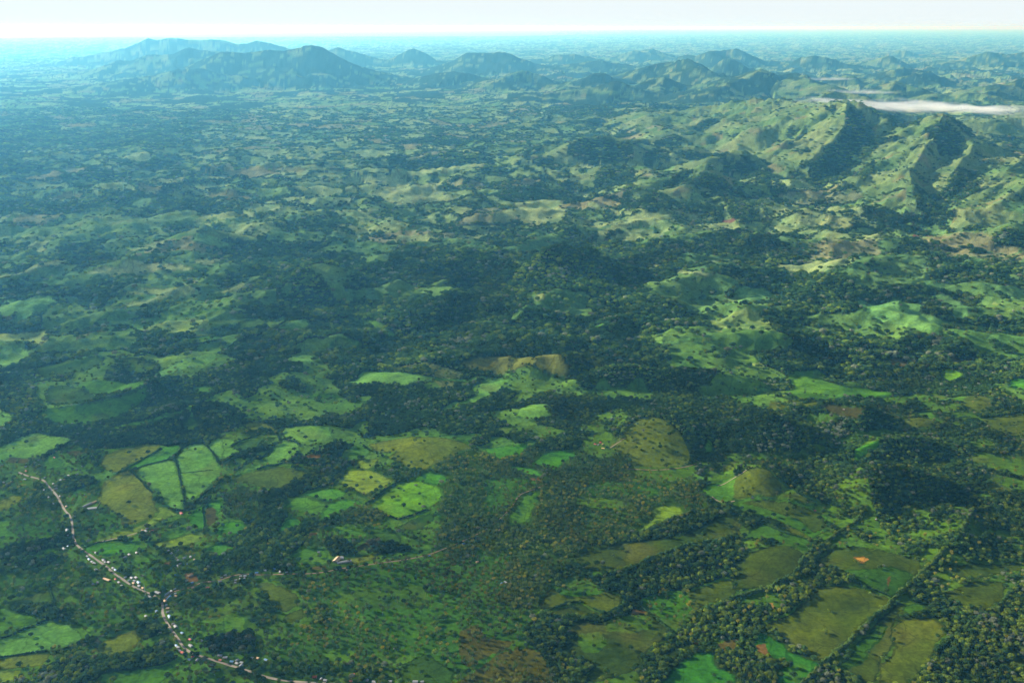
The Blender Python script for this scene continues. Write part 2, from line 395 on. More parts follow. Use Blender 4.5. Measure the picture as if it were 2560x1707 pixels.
F('Z5', 'wood', "940,580 1200,560 1500,470 2000,300 2400,190 2400,500 2150,620 1950,720 1700,720 1450,820 1440,900 1320,960 1100,1020 950,1010 820,940 1040,940 1180,930 1300,860 1300,760 1160,720",
  "380,1060 500,960 680,900 950,960 940,1020 740,1070 880,1130 850,1200 720,1270 800,1340 900,1340 1040,1420 960,1500 1000,1600 700,1600 620,1400 480,1240", "1480,1340 1700,1180 1900,1000 2080,850 2400,790 2400,1050 2100,1180 1950,1290 1840,1400 1640,1568 1460,1568",
  "2120,1290 2300,1300 2352,1450 2200,1440", "1440,210 1560,170 1900,60 2150,-20 2200,40 2080,100 1720,240 1600,300 1450,290")
F('Z5', 'palmwood', "480,60 700,0 1500,-20 1560,50 1440,200 1200,310 900,350 600,300", "300,350 600,300 900,350 850,480 600,620 300,700 200,600", "0,300 250,200 480,60 600,300 300,350 100,420")
F('Z3', 'palmwood', "1950,450 2120,360 2350,280 2400,700 2350,1250 2100,1350 1900,1250 2030,900 2060,650", "0,700 180,640 330,700 340,950 100,960 0,920", "1060,900 1250,830 1350,850 1500,890 1450,990 1120,990", "820,1110 960,1120 980,1200 840,1200")
F('Z3', 'wood', "330,690 440,690 700,590 1000,420 1060,380 1150,440 1120,500 960,640 760,690 560,760 530,850 590,900 480,1080 620,1040 780,1000 940,960 1060,930 1080,980 800,1050 720,1180 580,1290 400,1350 150,1400 0,1330 0,1150 200,1020 150,960 330,940",
  "950,1110 1100,1100 1190,1200 1150,1270 1000,1290 930,1200", "900,330 960,260 1080,220 1150,260 1070,370 1000,420 900,400", "300,1300 650,1340 640,1440 250,1400", "1340,1160 1640,1170 1720,1200 1700,1250 1440,1290 1340,1240")
F('Z2', 'wood', "380,1420 700,1300 1000,1310 1300,1280 1600,1080 1640,1230 1600,1360 1300,1450 950,1480 800,1600 330,1600", "1260,1010 1500,960 1560,1060 1480,1120 1300,1190 1240,1080", "120,860 280,840 480,830 640,930 620,1000 400,990 330,950 160,910",
  "1850,350 2100,250 2350,200 2350,380 2100,480 1900,580 1830,480", "0,330 400,290 560,290 440,330 220,400 0,520", "120,440 400,360 560,390 480,480 150,520", "2040,1120 2350,1080 2350,1300 1950,1300 1850,1200")
F('Z2', 'village', "760,380 980,420 1200,520 1520,700 1600,760 1640,1100 1720,1240 2350,1400 2350,1568 2100,1500 1560,1300 1450,1000 1380,800 1150,700 850,560", "1480,300 1820,320 1850,560 2350,560 2350,640 1900,760 1560,700 1500,560", "1100,380 1400,320 1450,360 1300,480 1100,460")
F('Z1', 'village', "0,440 250,430 400,470 520,540 700,460 860,600 700,700 560,820 400,720 250,640 0,700", "440,760 640,850 780,760 900,740 700,930 560,1000 600,1150 500,1240 560,870")
F('Z1', 'wood', "0,100 340,90 660,200 660,260 420,380 260,430 480,300 660,230 480,180 340,150 0,260", "60,20 300,0 440,40 560,90 960,100 1300,80 1560,20 1800,0 2300,0 2160,90 2120,160 1960,220 1830,230 1690,250 1470,270 1300,255 1050,300 760,300 640,180 360,140 100,90", "600,560 860,560 900,620 700,700 600,660", "340,1150 640,1060 680,1180 560,1200 330,1260 0,1330 0,1230")
F('L5', 'wood', "0,560 150,560 200,760 400,790 540,800 870,710 880,760 1120,760 1300,740 1560,800 1500,850 1280,790 1100,770 860,860 540,850 330,830 150,790 0,800", "880,690 960,680 1110,710 1100,760 940,780 890,750")
# --- fields of the lower left
F('Z1', 'mint', "-40,100 0,-60 140,0 -40,120", "-60,300 340,150 480,180 660,205 640,250 500,300 400,360 260,390 90,378 50,415 -60,440", "1240,490 1600,385 1640,560 1680,780 1690,860 1540,840 1450,700 1380,670 1300,560", "1610,370 1720,265 1870,250 1960,360 2010,450 2040,540 1880,690 1720,800 1650,560", "1890,280 1960,220 2160,170 2300,155 2130,250 2120,280 2180,320 2220,345 2010,400", "860,550 980,510 1090,510 960,570 900,610")
F('Z1', 'dkgreen', "440,-30 1000,-60 900,60 700,85 560,70 450,40", "1420,1010 1690,920 1720,960 1600,1020 1450,1040", "780,490 980,480 960,510 830,540")  # first parcel: a mint field coloured dark for the shade lying on it
F('Z1', 'green', "960,100 1200,90 1400,40 1540,-30 1560,20 1300,80 1100,110", "440,360 520,380 600,440 500,490 400,490 395,440", "510,500 640,450 680,490 560,530 525,530", "2130,275 2350,180 2350,300 2230,320", "2130,140 2170,85 2290,150", "610,740 660,700 860,610 900,650 800,680 700,740", "1470,1080 1720,1000 1760,1020 1650,1110 1500,1120", "240,1290 490,1200 560,1215 500,1260 320,1310", "-60,960 120,950 130,1080 -60,1190")
F('Z1', 'brown', "95,380 280,388 230,430 50,425", "600,330 700,310 780,330 700,370")
F('Z1', 'olive', "1090,300 1280,265 1340,255 1470,265 1420,330 1280,400 1180,455 1090,520 990,500 930,440 960,370", "2230,90 2350,50 2350,150", "960,590 1090,520 1200,500 1310,600 1390,700 1450,870 1390,930 1250,990 1130,1010 1090,920 980,850 890,770 910,680", "-40,790 140,715 230,740 200,770 60,850 -40,880", "510,1280 630,1240 640,1300")
F('Z1', 'bright', "1470,290 1680,250 1600,370 1240,490 1170,460 1280,400", "770,1210 920,1170 1200,1160 1420,1160 1400,1200 1200,1260 1000,1290 800,1260", "1160,1120 1300,1080 1290,1150 1180,1160", "1880,820 2040,760 2050,840 2000,900", "2000,1000 2200,970 2280,1020 2150,1080 1960,1130", "1800,1240 2000,1170 2160,1220 2030,1290", "1700,930 1880,800 1880,1040 1780,1040")
F('Z1', 'yg', "1460,820 1620,880 1640,895 1500,950 1330,1040 1250,1100 1010,1140 870,1150 1060,1060 1310,1000 1440,900", "1420,1170 1840,1050 1880,1120 1780,1170 1580,1215 1430,1195")
F('Z1', 'palmfield', "730,920 900,890 1080,920 1110,1000 1060,1060 840,1050 740,990", "100,920 330,850 540,890 560,1060 330,1110 60,1110")
F('Z1', 'brown', "1880,850 1960,840 2000,940 1890,1030")
F('Z2', 'green', "-60,850 150,910 360,970 310,1010 -60,1150", "280,400 440,320 570,340 420,380", "940,1480 1280,1450 1560,1400 1600,1450 1440,1600 880,1600", "1980,1080 2270,960 2280,1090 2060,1110", "1180,420 1400,380 1480,440 1250,490", "240,640 420,560 500,620 300,700")
F('Z2', 'mint', "-60,1190 380,1010 640,1010 760,1140 770,1180 440,1280 -60,1330")
F('Z2', 'olive', "-60,1350 200,1300 470,1290 460,1350 360,1410 -60,1440", "880,1210 1240,1070 1300,1200 1180,1280 980,1310 880,1280")
F('Z2', 'yg', "-60,1450 200,1440 240,1490 100,1550 -60,1600")
F('Z2', 'dkgreen', "90,830 440,680 510,830 240,850 120,850")
F('Z2', 'palmfield', "640,940 900,860 1230,900 1220,1000 800,1060 650,1000", "-60,580 420,560 500,620 100,740 -60,780")
F('Z2', 'palmthin', "1720,960 1900,900 2250,760 2350,720 2350,900 2200,900 2000,980 1800,1010")
F('Z2', 'soil', "1480,470 1560,450 1550,490", "1700,560 1800,550 1820,640 1720,620")
F('Z3', 'mint', "515,110 850,80 980,100 1010,170 1020,200 870,240 720,240 560,200", "-20,180 300,155 80,260 60,280 180,340 -20,400", "320,405 480,260 560,225 700,260 690,330 600,400 440,450", "70,540 280,440 390,455 200,520")
F('Z3', 'olive', "170,90 290,45 400,75 470,120 490,170 330,175", "1330,260 1530,220 1700,185 1850,190 2000,195 2180,230 2270,290 2100,360 1950,440 1820,500 1720,480 1600,420 1500,380 1580,330 1450,330 1370,310", "1130,1320 1400,1250 1430,1300 1200,1360")
F('Z3', 'dkgreen', "330,175 495,170 500,190 420,250 200,320 100,270", "250,360 460,280 450,330 380,380", "1350,1060 1600,1070 1640,1150 1480,1180 1400,1130", "1580,1010 1880,880 1940,940 1800,1050 1600,1040")
F('Z3', 'dkolive', "80,560 220,520 500,460 740,500 750,560 560,640 460,680 200,610 100,600")
F('Z3', 'soil', "760,360 900,345 880,390 800,400")
F('Z3', 'brown', "1210,1200 1330,1150 1340,1200 1230,1250", "780,1390 920,1370 930,1410 830,1420")
F('Z3', 'green', "20,480 250,380 260,430 100,490", "1070,370 1110,300 1270,265 1350,320 1270,380 1150,430 1080,400", "540,850 640,730 760,740 930,800 890,920 760,890 560,860", "1130,720 1200,700 1320,760 1310,810 1200,790", "600,1280 780,1190 940,1230 1000,1340 900,1380 660,1350", "1430,1280 1980,1200 1900,1250 1440,1310", "1010,1040 1340,1060 1330,1120 1100,1100")
F('Z3', 'yg', "1180,460 1250,400 1420,380 1410,430 1320,490", "1120,500 1330,490 1440,540 1560,600 1430,670 1290,720 1070,630 1100,560")
F('Z3', 'bright', "690,720 1000,660 1130,700 1040,760 960,780 830,740", "890,880 940,810 1100,760 1280,790 1160,850 950,930 885,940", "1730,590 1870,500 2000,540 2070,580 1980,640", "1920,890 1990,900 2000,930", "480,1080 570,940 700,930 770,1000 600,1030", "-20,970 150,970 220,1030 60,1110 -20,1110")
F('Z3', 'vivid', "1350,820 1450,720 1600,620 1780,590 1980,650 2030,730 1900,860 1720,900 1600,940 1480,900", "830,1110 850,1090 870,1100")
F('Z3', 'orange', "782,1078 855,1066 850,1092 790,1106")
F('Z4', 'dkolive', "280,660 420,640 640,740 720,820 560,920 460,860", "520,950 740,880 700,1000 560,1010")
F('Z4', 'green', "-20,960 200,950 210,1100 -20,1110", "880,1280 1100,1240 1230,1270 1150,1380 1000,1400", "1040,1530 1130,1500 1140,1560 1060,1580")
F('Z4', 'dkgreen', "1600,1420 1850,1300 2120,1450 2100,1600 1640,1600", "420,610 680,580 700,640 500,640")
F('Z4', 'palmbrown', "2100,1600 2350,1420 2400,1600", "2200,1230 2330,1180 2330,1400 2230,1420")
# --- lower middle and right
F('Z5', 'green', "250,130 300,40 440,10 480,70 420,130", "970,560 1080,530 1150,560 1060,600")
F('Z5', 'dkolive', "850,380 1100,330 1350,280 1700,250 2100,110 2200,40 2350,20 2350,200 2200,260 1900,330 1600,420 1350,520 1180,570 900,500", "630,910 940,840 1100,930 940,960 650,930")
F('Z5', 'yg', "1450,200 1580,60 1600,-10 1840,-10 1890,20 1620,130 1500,190", "1690,1310 1880,1220 1970,1240 1800,1330")
F('Z5', 'olive', "540,880 640,680 900,720 1160,720 1300,800 1310,870 1180,930 1040,880 930,820 650,890")
F('Z5', 'dkolive', "740,1080 930,1010 1150,1030 1400,930 1550,930 1720,1080 1700,1150 1480,1330 1460,1450 1300,1490 1000,1580 960,1510 1050,1400 900,1330 800,1330 730,1280 860,1190 880,1120")
F('Z5', 'olive', "1480,860 1700,790 1950,740 2350,580 2350,780 2080,840 1900,960 1720,980 1560,940")
F('Z5', 'palmfield', "1480,820 1700,720 1900,740 1960,840 1900,960 1700,990 1560,900", "-60,960 200,900 420,920 480,960 390,1060 330,1180 60,1160", "640,670 900,700 1160,720 1100,760 760,760")
F('Z5', 'palmthin', "1160,1030 1400,940 1560,960 1600,1060 1380,1110 1180,1100", "880,1130 1100,1090 1180,1200 1100,1290 930,1260")
F('Z5', 'soil', "1440,870 1540,920 1400,940", "1930,1190 2020,1170 2000,1220")
F('Z5', 'brown', "2180,1200 2350,1150 2350,1280 2200,1260")
F('Z5', 'crop', "1620,1600 1820,1400 1980,1290 2120,1280 2160,1420 2350,1480 2350,1600")
F('Z6', 'dkolive', "-20,440 120,330 330,260 560,330 520,440 430,540 300,600 -20,660", "660,400 800,300 1000,270 1300,330 1490,380 1530,460 1480,500 1380,600 1290,700 1240,660 1000,560 850,510 700,440")
F('Z6', 'green', "120,150 240,80 330,150 600,220 640,290 560,320 400,250 60,200", "860,480 1100,470 1240,440 1400,480 1460,520 1380,600 1290,690 1240,660 1000,560")
F('Z6', 'olive', "330,90 560,-20 700,0 750,70 740,170 620,220 480,190 360,120", "570,720 660,620 850,600 1000,620 1240,700 1270,740 1180,800 1000,970 720,1220 440,1080 220,920 330,880 450,830", "-20,60 50,70 40,190 -20,180", "1180,1230 1270,1170 1300,1090 1250,980 1350,870 1580,850 1700,920 1680,1010 1620,1100 1600,1180 1540,1260 1430,1420 1140,1420")
F('Z6', 'dkolive', "840,1270 1020,1050 1160,900 1300,740 1400,760 1300,900 1270,1000 1300,1090 1210,1160 1110,1420 900,1320")
F('Z6', 'green', "820,1270 920,1180 1000,1060 1180,910 1260,940 1000,1250 900,1300", "1340,760 1540,740 1560,800 1400,830")
F('Z6', 'crop', "410,1120 700,1240 600,1350 560,1420 330,1420 340,1300 430,1250", "160,960 420,1100 420,1230 300,1180 160,1150")
F('Z6', 'orange', "958,378 1036,363 1076,384 1045,411", "255,740 310,740 320,790 270,790", "330,865 370,868 355,885")
F('Z6', 'soil', "944,372 1030,356 1042,364 960,380 1044,412 1030,416", "170,1080 240,1070 270,1160 200,1200", "1610,590 1650,585 1650,610", "1235,520 1252,520 1252,600 1238,600")
F('Z7', 'mint', "-60,0 200,-40 60,100 -60,140", "320,290 440,190 600,180 620,240 660,290 500,330 400,330", "690,85 850,42 1000,70 900,100 750,110")
F('Z7', 'bright', "30,590 280,560 440,545 430,590 330,660 180,690 80,630", "480,740 560,650 760,600 900,640 800,700 700,800 540,740", "270,750 440,760 600,840 620,870 480,830 350,790")
F('Z7', 'olivehill', "1180,570 1300,480 1400,340 1560,300 1660,310 1750,380 1860,470 1920,640 1900,730 1640,770 1380,740 1300,620", "2230,760 2350,700 2350,780 2240,810")
F('Z7', 'green', "270,1200 430,1000 560,990 520,1080 480,1180 420,1270 280,1290", "2040,620 2100,500 2140,540 2130,630", "1990,1000 2220,880 2350,860 2350,1050 2270,1090 2180,1070 2100,1020")
F('Z7', 'yg', "1580,1130 1700,1110 1830,1130 1890,1200 1640,1290 1460,1390 1540,1270 1590,1220")
F('Z7', 'soil', "460,865 560,855 570,885 480,890")
F('Z8', 'olivehill', "-20,770 130,690 260,700 360,800 370,880 290,920 100,920 -20,930", "360,920 500,885 600,930 640,960 560,970", "500,180 620,140 700,140 660,180", "1310,380 1350,300 1480,270 1640,320 1560,350 1400,370", "1830,150 1980,90 2080,140 2080,200 1950,230 1870,200", "2000,270 2380,240 2380,420 2240,420 2030,340", "2000,830 2120,790 2260,870 2100,880", "270,150 380,140 430,200 280,220")
F('Z8', 'green', "-20,940 140,920 360,940 560,980 670,980 640,1040 740,1070 750,1150 740,1210 620,1260 480,1190 360,1120 200,1080 -20,1010", "400,60 700,20 1200,40 1350,80 1150,120 1000,100 700,140 480,120", "1400,240 1600,220 1640,280 1680,310 1500,270")
F('Z8', 'dkolive', "20,960 300,950 560,1000 700,1060 740,1180 640,1220 500,1100 300,1040", "1500,640 1740,620 1760,650 1500,670")
F('Z8', 'brown', "700,170 1040,180 1030,270 940,280 750,220")
F('Z8', 'palmthin', "1850,600 2000,550 2150,590 2380,640 2380,780 2100,700 1960,650", "2020,720 2300,780 2280,820 2050,780")
F('Z8', 'bright', "990,520 1180,460 1160,520 1040,590 930,640")
# --- the middle ground
F('L5', 'pale', "-30,90 150,60 330,5 360,20 250,60 120,90 40,100 -30,110", "340,90 480,40 560,40 680,25 840,50 910,60 840,70 720,60 600,90 560,80 460,85", "430,215 560,190 620,155 760,140 920,160 850,190 720,220 640,240 480,240 600,215 720,190 700,172 600,185", "-30,350 270,320 250,350 200,370 240,390 190,410 90,390 -30,385", "970,145 1130,120 1140,140 1050,165")
F('L5', 'mint', "-30,200 180,180 290,200 220,240 170,260 60,320 20,310 100,250 -30,290", "-30,400 140,410 130,470 60,510 -30,520", "1250,345 1370,290 1430,300 1420,330 1300,355", "1300,480 1420,440 1440,460 1460,500 1340,490", "740,520 880,460 990,440 1000,460 980,490 830,530 690,560", "500,790 640,760 870,690 860,710 700,770 560,795", "-30,725 75,735 0,785 -30,790", "1640,530 1760,530 1900,545 2000,560 2230,545 2230,570 1900,570 1880,600 1620,590 1540,580 1650,560", "2200,590 2352,550 2352,580 2230,660 2030,720 2050,680 2190,640")
F('L5', 'tan', "350,370 480,305 500,320 430,350 350,390", "2090,500 2160,480 2352,455 2352,540 2240,540 2120,510", "1120,390 1200,380 1220,400 1140,405")
F('L5', 'green', "860,210 1000,190 1080,215 900,220", "800,280 1120,235 1100,260 820,290", "1660,285 1740,300 1820,340 1840,370 1760,365 1700,320", "1510,390 1590,370 1680,400 1600,430 1540,420", "790,390 1000,360 1060,380 860,405", "130,710 420,690 560,640 690,580 660,680 560,740 360,780 250,770", "300,590 500,570 690,570 640,620 480,640", "1390,640 1560,635 1560,655 1400,655", "1270,750 1340,725 1370,740 1300,755", "300,430 380,420 330,440", "480,400 560,370 700,350 640,390", "880,600 960,590 1000,620 900,640")
F('L5', 'dkgreen', "1050,340 1130,290 1230,290 1200,330 1080,360", "160,530 240,480 440,460 500,470 360,540 200,560", "220,600 300,590 480,640 350,690 200,680", "830,790 880,720 930,780 860,810")
F('L5', 'scrub', "480,480 680,470 740,520 500,560", "1000,800 1300,790 1300,830 1000,850")
F('L6', 'pale', "820,10 930,0 1020,15 1200,50 1330,40 1500,10 1620,15 1450,70 1400,80 1240,60 1060,40 900,30", "740,60 800,65 920,80 910,110 830,80", "650,40 690,35 720,45 680,52", "150,125 200,130 150,190 120,210 100,200 180,150")
F('L6', 'mint', "940,230 1000,170 1100,145 1210,165 1270,175 1130,215 1010,240", "840,240 900,225 940,250 940,270 850,265", "790,260 815,258 810,290 790,290", "1560,220 1600,195 1680,215 1730,195 1830,190 1910,240 1870,270 1980,290 2230,330 2200,345 1980,300 1990,370 1880,350 1700,310 1600,250", "1830,155 1990,170 2090,205 2110,280 2060,295 1970,270 2040,250 1990,220 1920,200", "2120,140 2220,135 2380,145 2380,215 2280,195", "2100,420 2180,370 2300,360 2380,380 2380,410 2200,400", "2190,450 2380,440 2380,470 2230,460", "650,400 700,385 850,380 930,385 800,395 680,415", "520,320 590,310 580,325", "430,510 560,495 700,510 500,522", "180,630 260,610 350,625 260,640", "1120,270 1180,265 1230,290 1180,300")
F('L6', 'tan', "-10,470 150,450 220,470 250,500 270,540 200,560 60,500 -10,540")
F('L6', 'yg', "250,440 320,440 330,460 270,465")
F('L6', 'green', "1240,550 1400,515 1460,530 1450,580 1520,600 1700,610 1780,640 1500,650 1280,640 1090,610 1130,595 1330,610", "310,335 400,320 520,330 400,345")
F('L6', 'dkgreen', "1500,560 1580,540 1680,600 1600,605 1520,600")
F('L6', 'brown', "1700,480 1800,460 1960,490 1800,510", "2000,470 2100,450 2150,490 2010,500")
F('L6', 'bright', "1780,510 1830,505 1835,525 1790,525", "1910,530 1950,530 1940,545", "2260,570 2380,550 2380,620 2290,610")
F('L6', 'vivid', "1970,530 2030,515 2080,540 2060,570 1990,575")
F('L3', 'pale', "800,85 900,70 1050,70 1140,85 960,95 830,100", "870,130 920,110 1010,110 1080,120 960,140 890,135", "1180,110 1220,100 1250,115 1190,130", "1120,230 1260,195 1310,230 1200,250", "1560,240 1690,215 1760,240 1600,250", "1710,150 1900,110 2060,80 2000,130 2130,170 1960,200 1840,220 1760,190 1720,170", "1780,70 2000,40 2240,20 2230,40 2060,70 1880,80", "1520,200 1640,150 1670,165 1640,190 1540,210", "2290,240 2380,205 2380,280 2230,290", "880,460 950,450 1050,435 1010,470 930,490", "560,410 680,385 810,370 780,390 650,415", "1770,375 1830,340 1990,340 2000,360 1860,385", "2070,360 2200,335 2240,345 2130,375", "1640,320 1790,320 1780,330", "120,400 240,350 240,370 140,430", "650,155 690,140 720,150 680,170", "700,250 800,250 780,262", "380,270 440,262 560,268 400,285", "0,405 40,400 30,420", "1780,415 1840,408 1820,425", "1540,300 1590,300 1560,340")
F('L3', 'tan', "940,165 1000,150 1170,150 1150,190 1060,200 960,180", "600,360 680,360 640,380", "230,160 330,140 400,150 300,180", "1200,20 1420,30 1400,60 1240,50")
F('L3', 'mint', "865,365 945,320 1010,370 1080,385 1040,410 930,400", "1080,390 1110,380 1100,400", "760,440 830,425 820,450")
F('L4', 'pale', "0,190 280,180 200,210 270,240 180,300 0,285", "310,210 400,195 520,255 460,250", "300,300 480,275 800,270 640,300 420,305", "1220,165 1340,160 1360,180 1260,190", "1160,230 1270,200 1390,215 1300,235", "1210,260 1370,235 1460,250 1390,270", "1110,300 1400,275 1750,280 1500,300", "1590,350 1650,320 1720,380 1640,370", "1720,345 1790,335 1780,360", "1820,440 1960,380 1970,400 1870,450", "660,235 800,225 830,240 700,250", "780,245 880,240 900,262", "1400,375 1540,360 1560,380", "1000,415 1200,420 1370,440 1250,445", "1240,370 1390,375 1340,395", "1690,420 1800,418 1760,435", "30,360 120,355 110,370")
F('L4', 'soil', "1620,250 1660,240 1660,265", "1820,335 1960,330 1950,350", "1640,520 1660,500 1650,540", "950,280 1040,260 1030,290")
F('L4', 'wood', "120,450 230,405 340,405 440,450 460,540 300,560 140,545 100,500")
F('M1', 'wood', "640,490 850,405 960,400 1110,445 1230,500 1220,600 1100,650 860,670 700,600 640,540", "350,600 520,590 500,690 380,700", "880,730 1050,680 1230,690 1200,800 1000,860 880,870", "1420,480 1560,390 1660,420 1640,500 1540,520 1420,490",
  "1320,490 1480,500 1560,560 1500,610 1330,610", "1880,700 2010,780 2110,860 2100,910 2030,910 1900,850 1820,790", "2060,940 2200,960 2350,1080 2280,1160 2120,1130 2060,1020", "1900,650 2160,560 2300,600 2352,660 2352,760 2200,700 2050,680 1940,690", "0,900 300,880 600,890 700,920 300,960 0,960")  # woods on the dark hill faces, deepening their shade through the ground colour
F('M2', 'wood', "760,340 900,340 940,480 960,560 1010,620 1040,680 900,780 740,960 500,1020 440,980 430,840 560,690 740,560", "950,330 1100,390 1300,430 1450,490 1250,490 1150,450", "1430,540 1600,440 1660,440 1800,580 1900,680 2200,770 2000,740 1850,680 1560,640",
  "1360,970 1450,1090 1480,1200 1660,1180 1650,1270 1500,1300 1420,1220 1380,1060", "1700,910 1800,860 1940,900 1900,1080 1800,1150 1680,1160 1690,1000", "880,900 1010,800 1020,880 900,980", "2060,1440 2230,1420 2352,1480 2352,1568 2060,1568", "20,820 0,980 120,990 100,880")  # dark wood laid over the massif's shadowed faces, their shade put into colour
# where the far country is more field or more forest (bias)
BIAS = []
def B(val, *polys):
    for p in polys:
        BIAS.append((val, parse(p)))
B(-.08, "-100,180 520,190 560,280 430,400 100,480 -100,480", "500,150 950,150 900,215 520,230")
B(.18, "100,370 900,370 1100,520 300,560 0,520")
B(.36, "600,235 900,215 1250,230 1330,300 1230,380 1120,470 900,500 620,460 420,400 400,320")
B(.15, "640,290 1120,275 1180,380 900,420 680,370")
B(-.25, "1180,340 1480,310 1760,400 1700,460 1300,470")
B(.22, "1100,440 1700,440 2352,420 2352,540 1700,520 1200,530")
B(-.10, "900,140 1700,140 1800,240 1300,250 900,230")

B(.20, "-100,480 560,480 620,700 300,960 -100,960")
B(.14, "1500,560 2400,540 2400,860 1700,820")
B(-.20, "620,560 1500,560 1640,780 1250,840 900,800 640,700")
B(.26, "1140,400 1500,270 2400,240 2400,420 1400,440")

def edge_dist(px, py, X, Y):
    d = np.full(px.shape, 1e9)
    for i in range(len(X)):
        ax, ay = X[i - 1], Y[i - 1]; dx, dy = X[i] - ax, Y[i] - ay
        t = np.clip(((px - ax) * dx + (py - ay) * dy) / (dx * dx + dy * dy + 1e-6), 0, 1)
        d = np.minimum(d, (px - ax - t * dx) ** 2 + (py - ay - t * dy) ** 2)
    return np.sqrt(d)
OPEN = ('mint', 'pale', 'tan', 'green', 'bright', 'vivid', 'yg', 'olive', 'dkolive', 'dkgreen', 'crop')

def inside(px, py, X, Y):
    r = np.zeros(px.shape, bool)
    n = len(X); j = n - 1
    for i in range(n):
        if Y[i] != Y[j]:
            c = ((Y[i] > py) != (Y[j] > py)) & (px < (X[j] - X[i]) * (py - Y[i]) / (Y[j] - Y[i]) + X[i])
            r ^= c
        j = i
    return r

def survey():
    us, vs, ix = [], [], []
    for fr, k, p in COVER:
        ix.append(len(us))
        for x, y in p:
            a, b = uv(fr, x, y); us.append(a); vs.append(b)
    nb = len(us)
    for val, p in BIAS:
        ix.append(len(us))
        for x, y in p:
            a, b = uv('V', x, y); us.append(a); vs.append(b)
    ix.append(len(us))
    us = np.array(us); vs = np.array(vs)
    X, Y = hit(us[:nb], vs[:nb])
    sx, sz = slopes(us[nb:], vs[nb:])
    Yb = (60 - CAMZ) / sz
    X = np.concatenate([X, sx * Yb]); Y = np.concatenate([Y, Yb])
    # rough out the corners a little: subdivide with a bow
    P = []
    for i in range(len(ix) - 1):
        P.append((X[ix[i]:ix[i + 1]], Y[ix[i]:ix[i + 1]]))
    for i, (fr, k, p) in enumerate(COVER):
        for _ in range(2 if fr[0] == 'L' else 1):
            a, b = P[i]; q = .25 if fr[0] == 'L' else .12
            a2, b2 = np.roll(a, -1), np.roll(b, -1)
            P[i] = (np.stack([a * (1 - q) + a2 * q, a * q + a2 * (1 - q)], 1).ravel(), np.stack([b * (1 - q) + b2 * q, b * q + b2 * (1 - q)], 1).ravel())
    return P[:len(COVER)], P[len(COVER):]
CPOLY, BPOLY = survey()

def cells(x, y, size, seed):
    """irregular parcels: id hash, distance to the parcel's boundary"""
    wx = x + fbm(x, y, size * 2.2, 2, seed + 5) * size * .9
    wy = y + fbm(x, y, size * 2.2, 2, seed + 9) * size * .9
    gx, gy = np.floor(wx / size), np.floor(wy / size)
    d1 = np.full(x.shape, 1e9); d2 = d1.copy(); idx = np.zeros_like(x); idy = np.zeros_like(x)
    for a in (-1, 0, 1):
        for b in (-1, 0, 1):
            cx, cy = gx + a, gy + b
            qx = (cx + .1 + .8 * rnd(cx, cy, seed)) * size - wx; qy = (cy + .1 + .8 * rnd(cx, cy, seed + 1)) * size - wy
            d = np.hypot(qx, qy)
            k = d < d1
            d2 = np.where(k, d1, np.minimum(d2, d))
            idx = np.where(k, cx, idx); idy = np.where(k, cy, idy)
            d1 = np.where(k, d, d1)
    return rnd(idx, idy, seed + 2), rnd(idx, idy, seed + 3), (d2 - d1) * .5

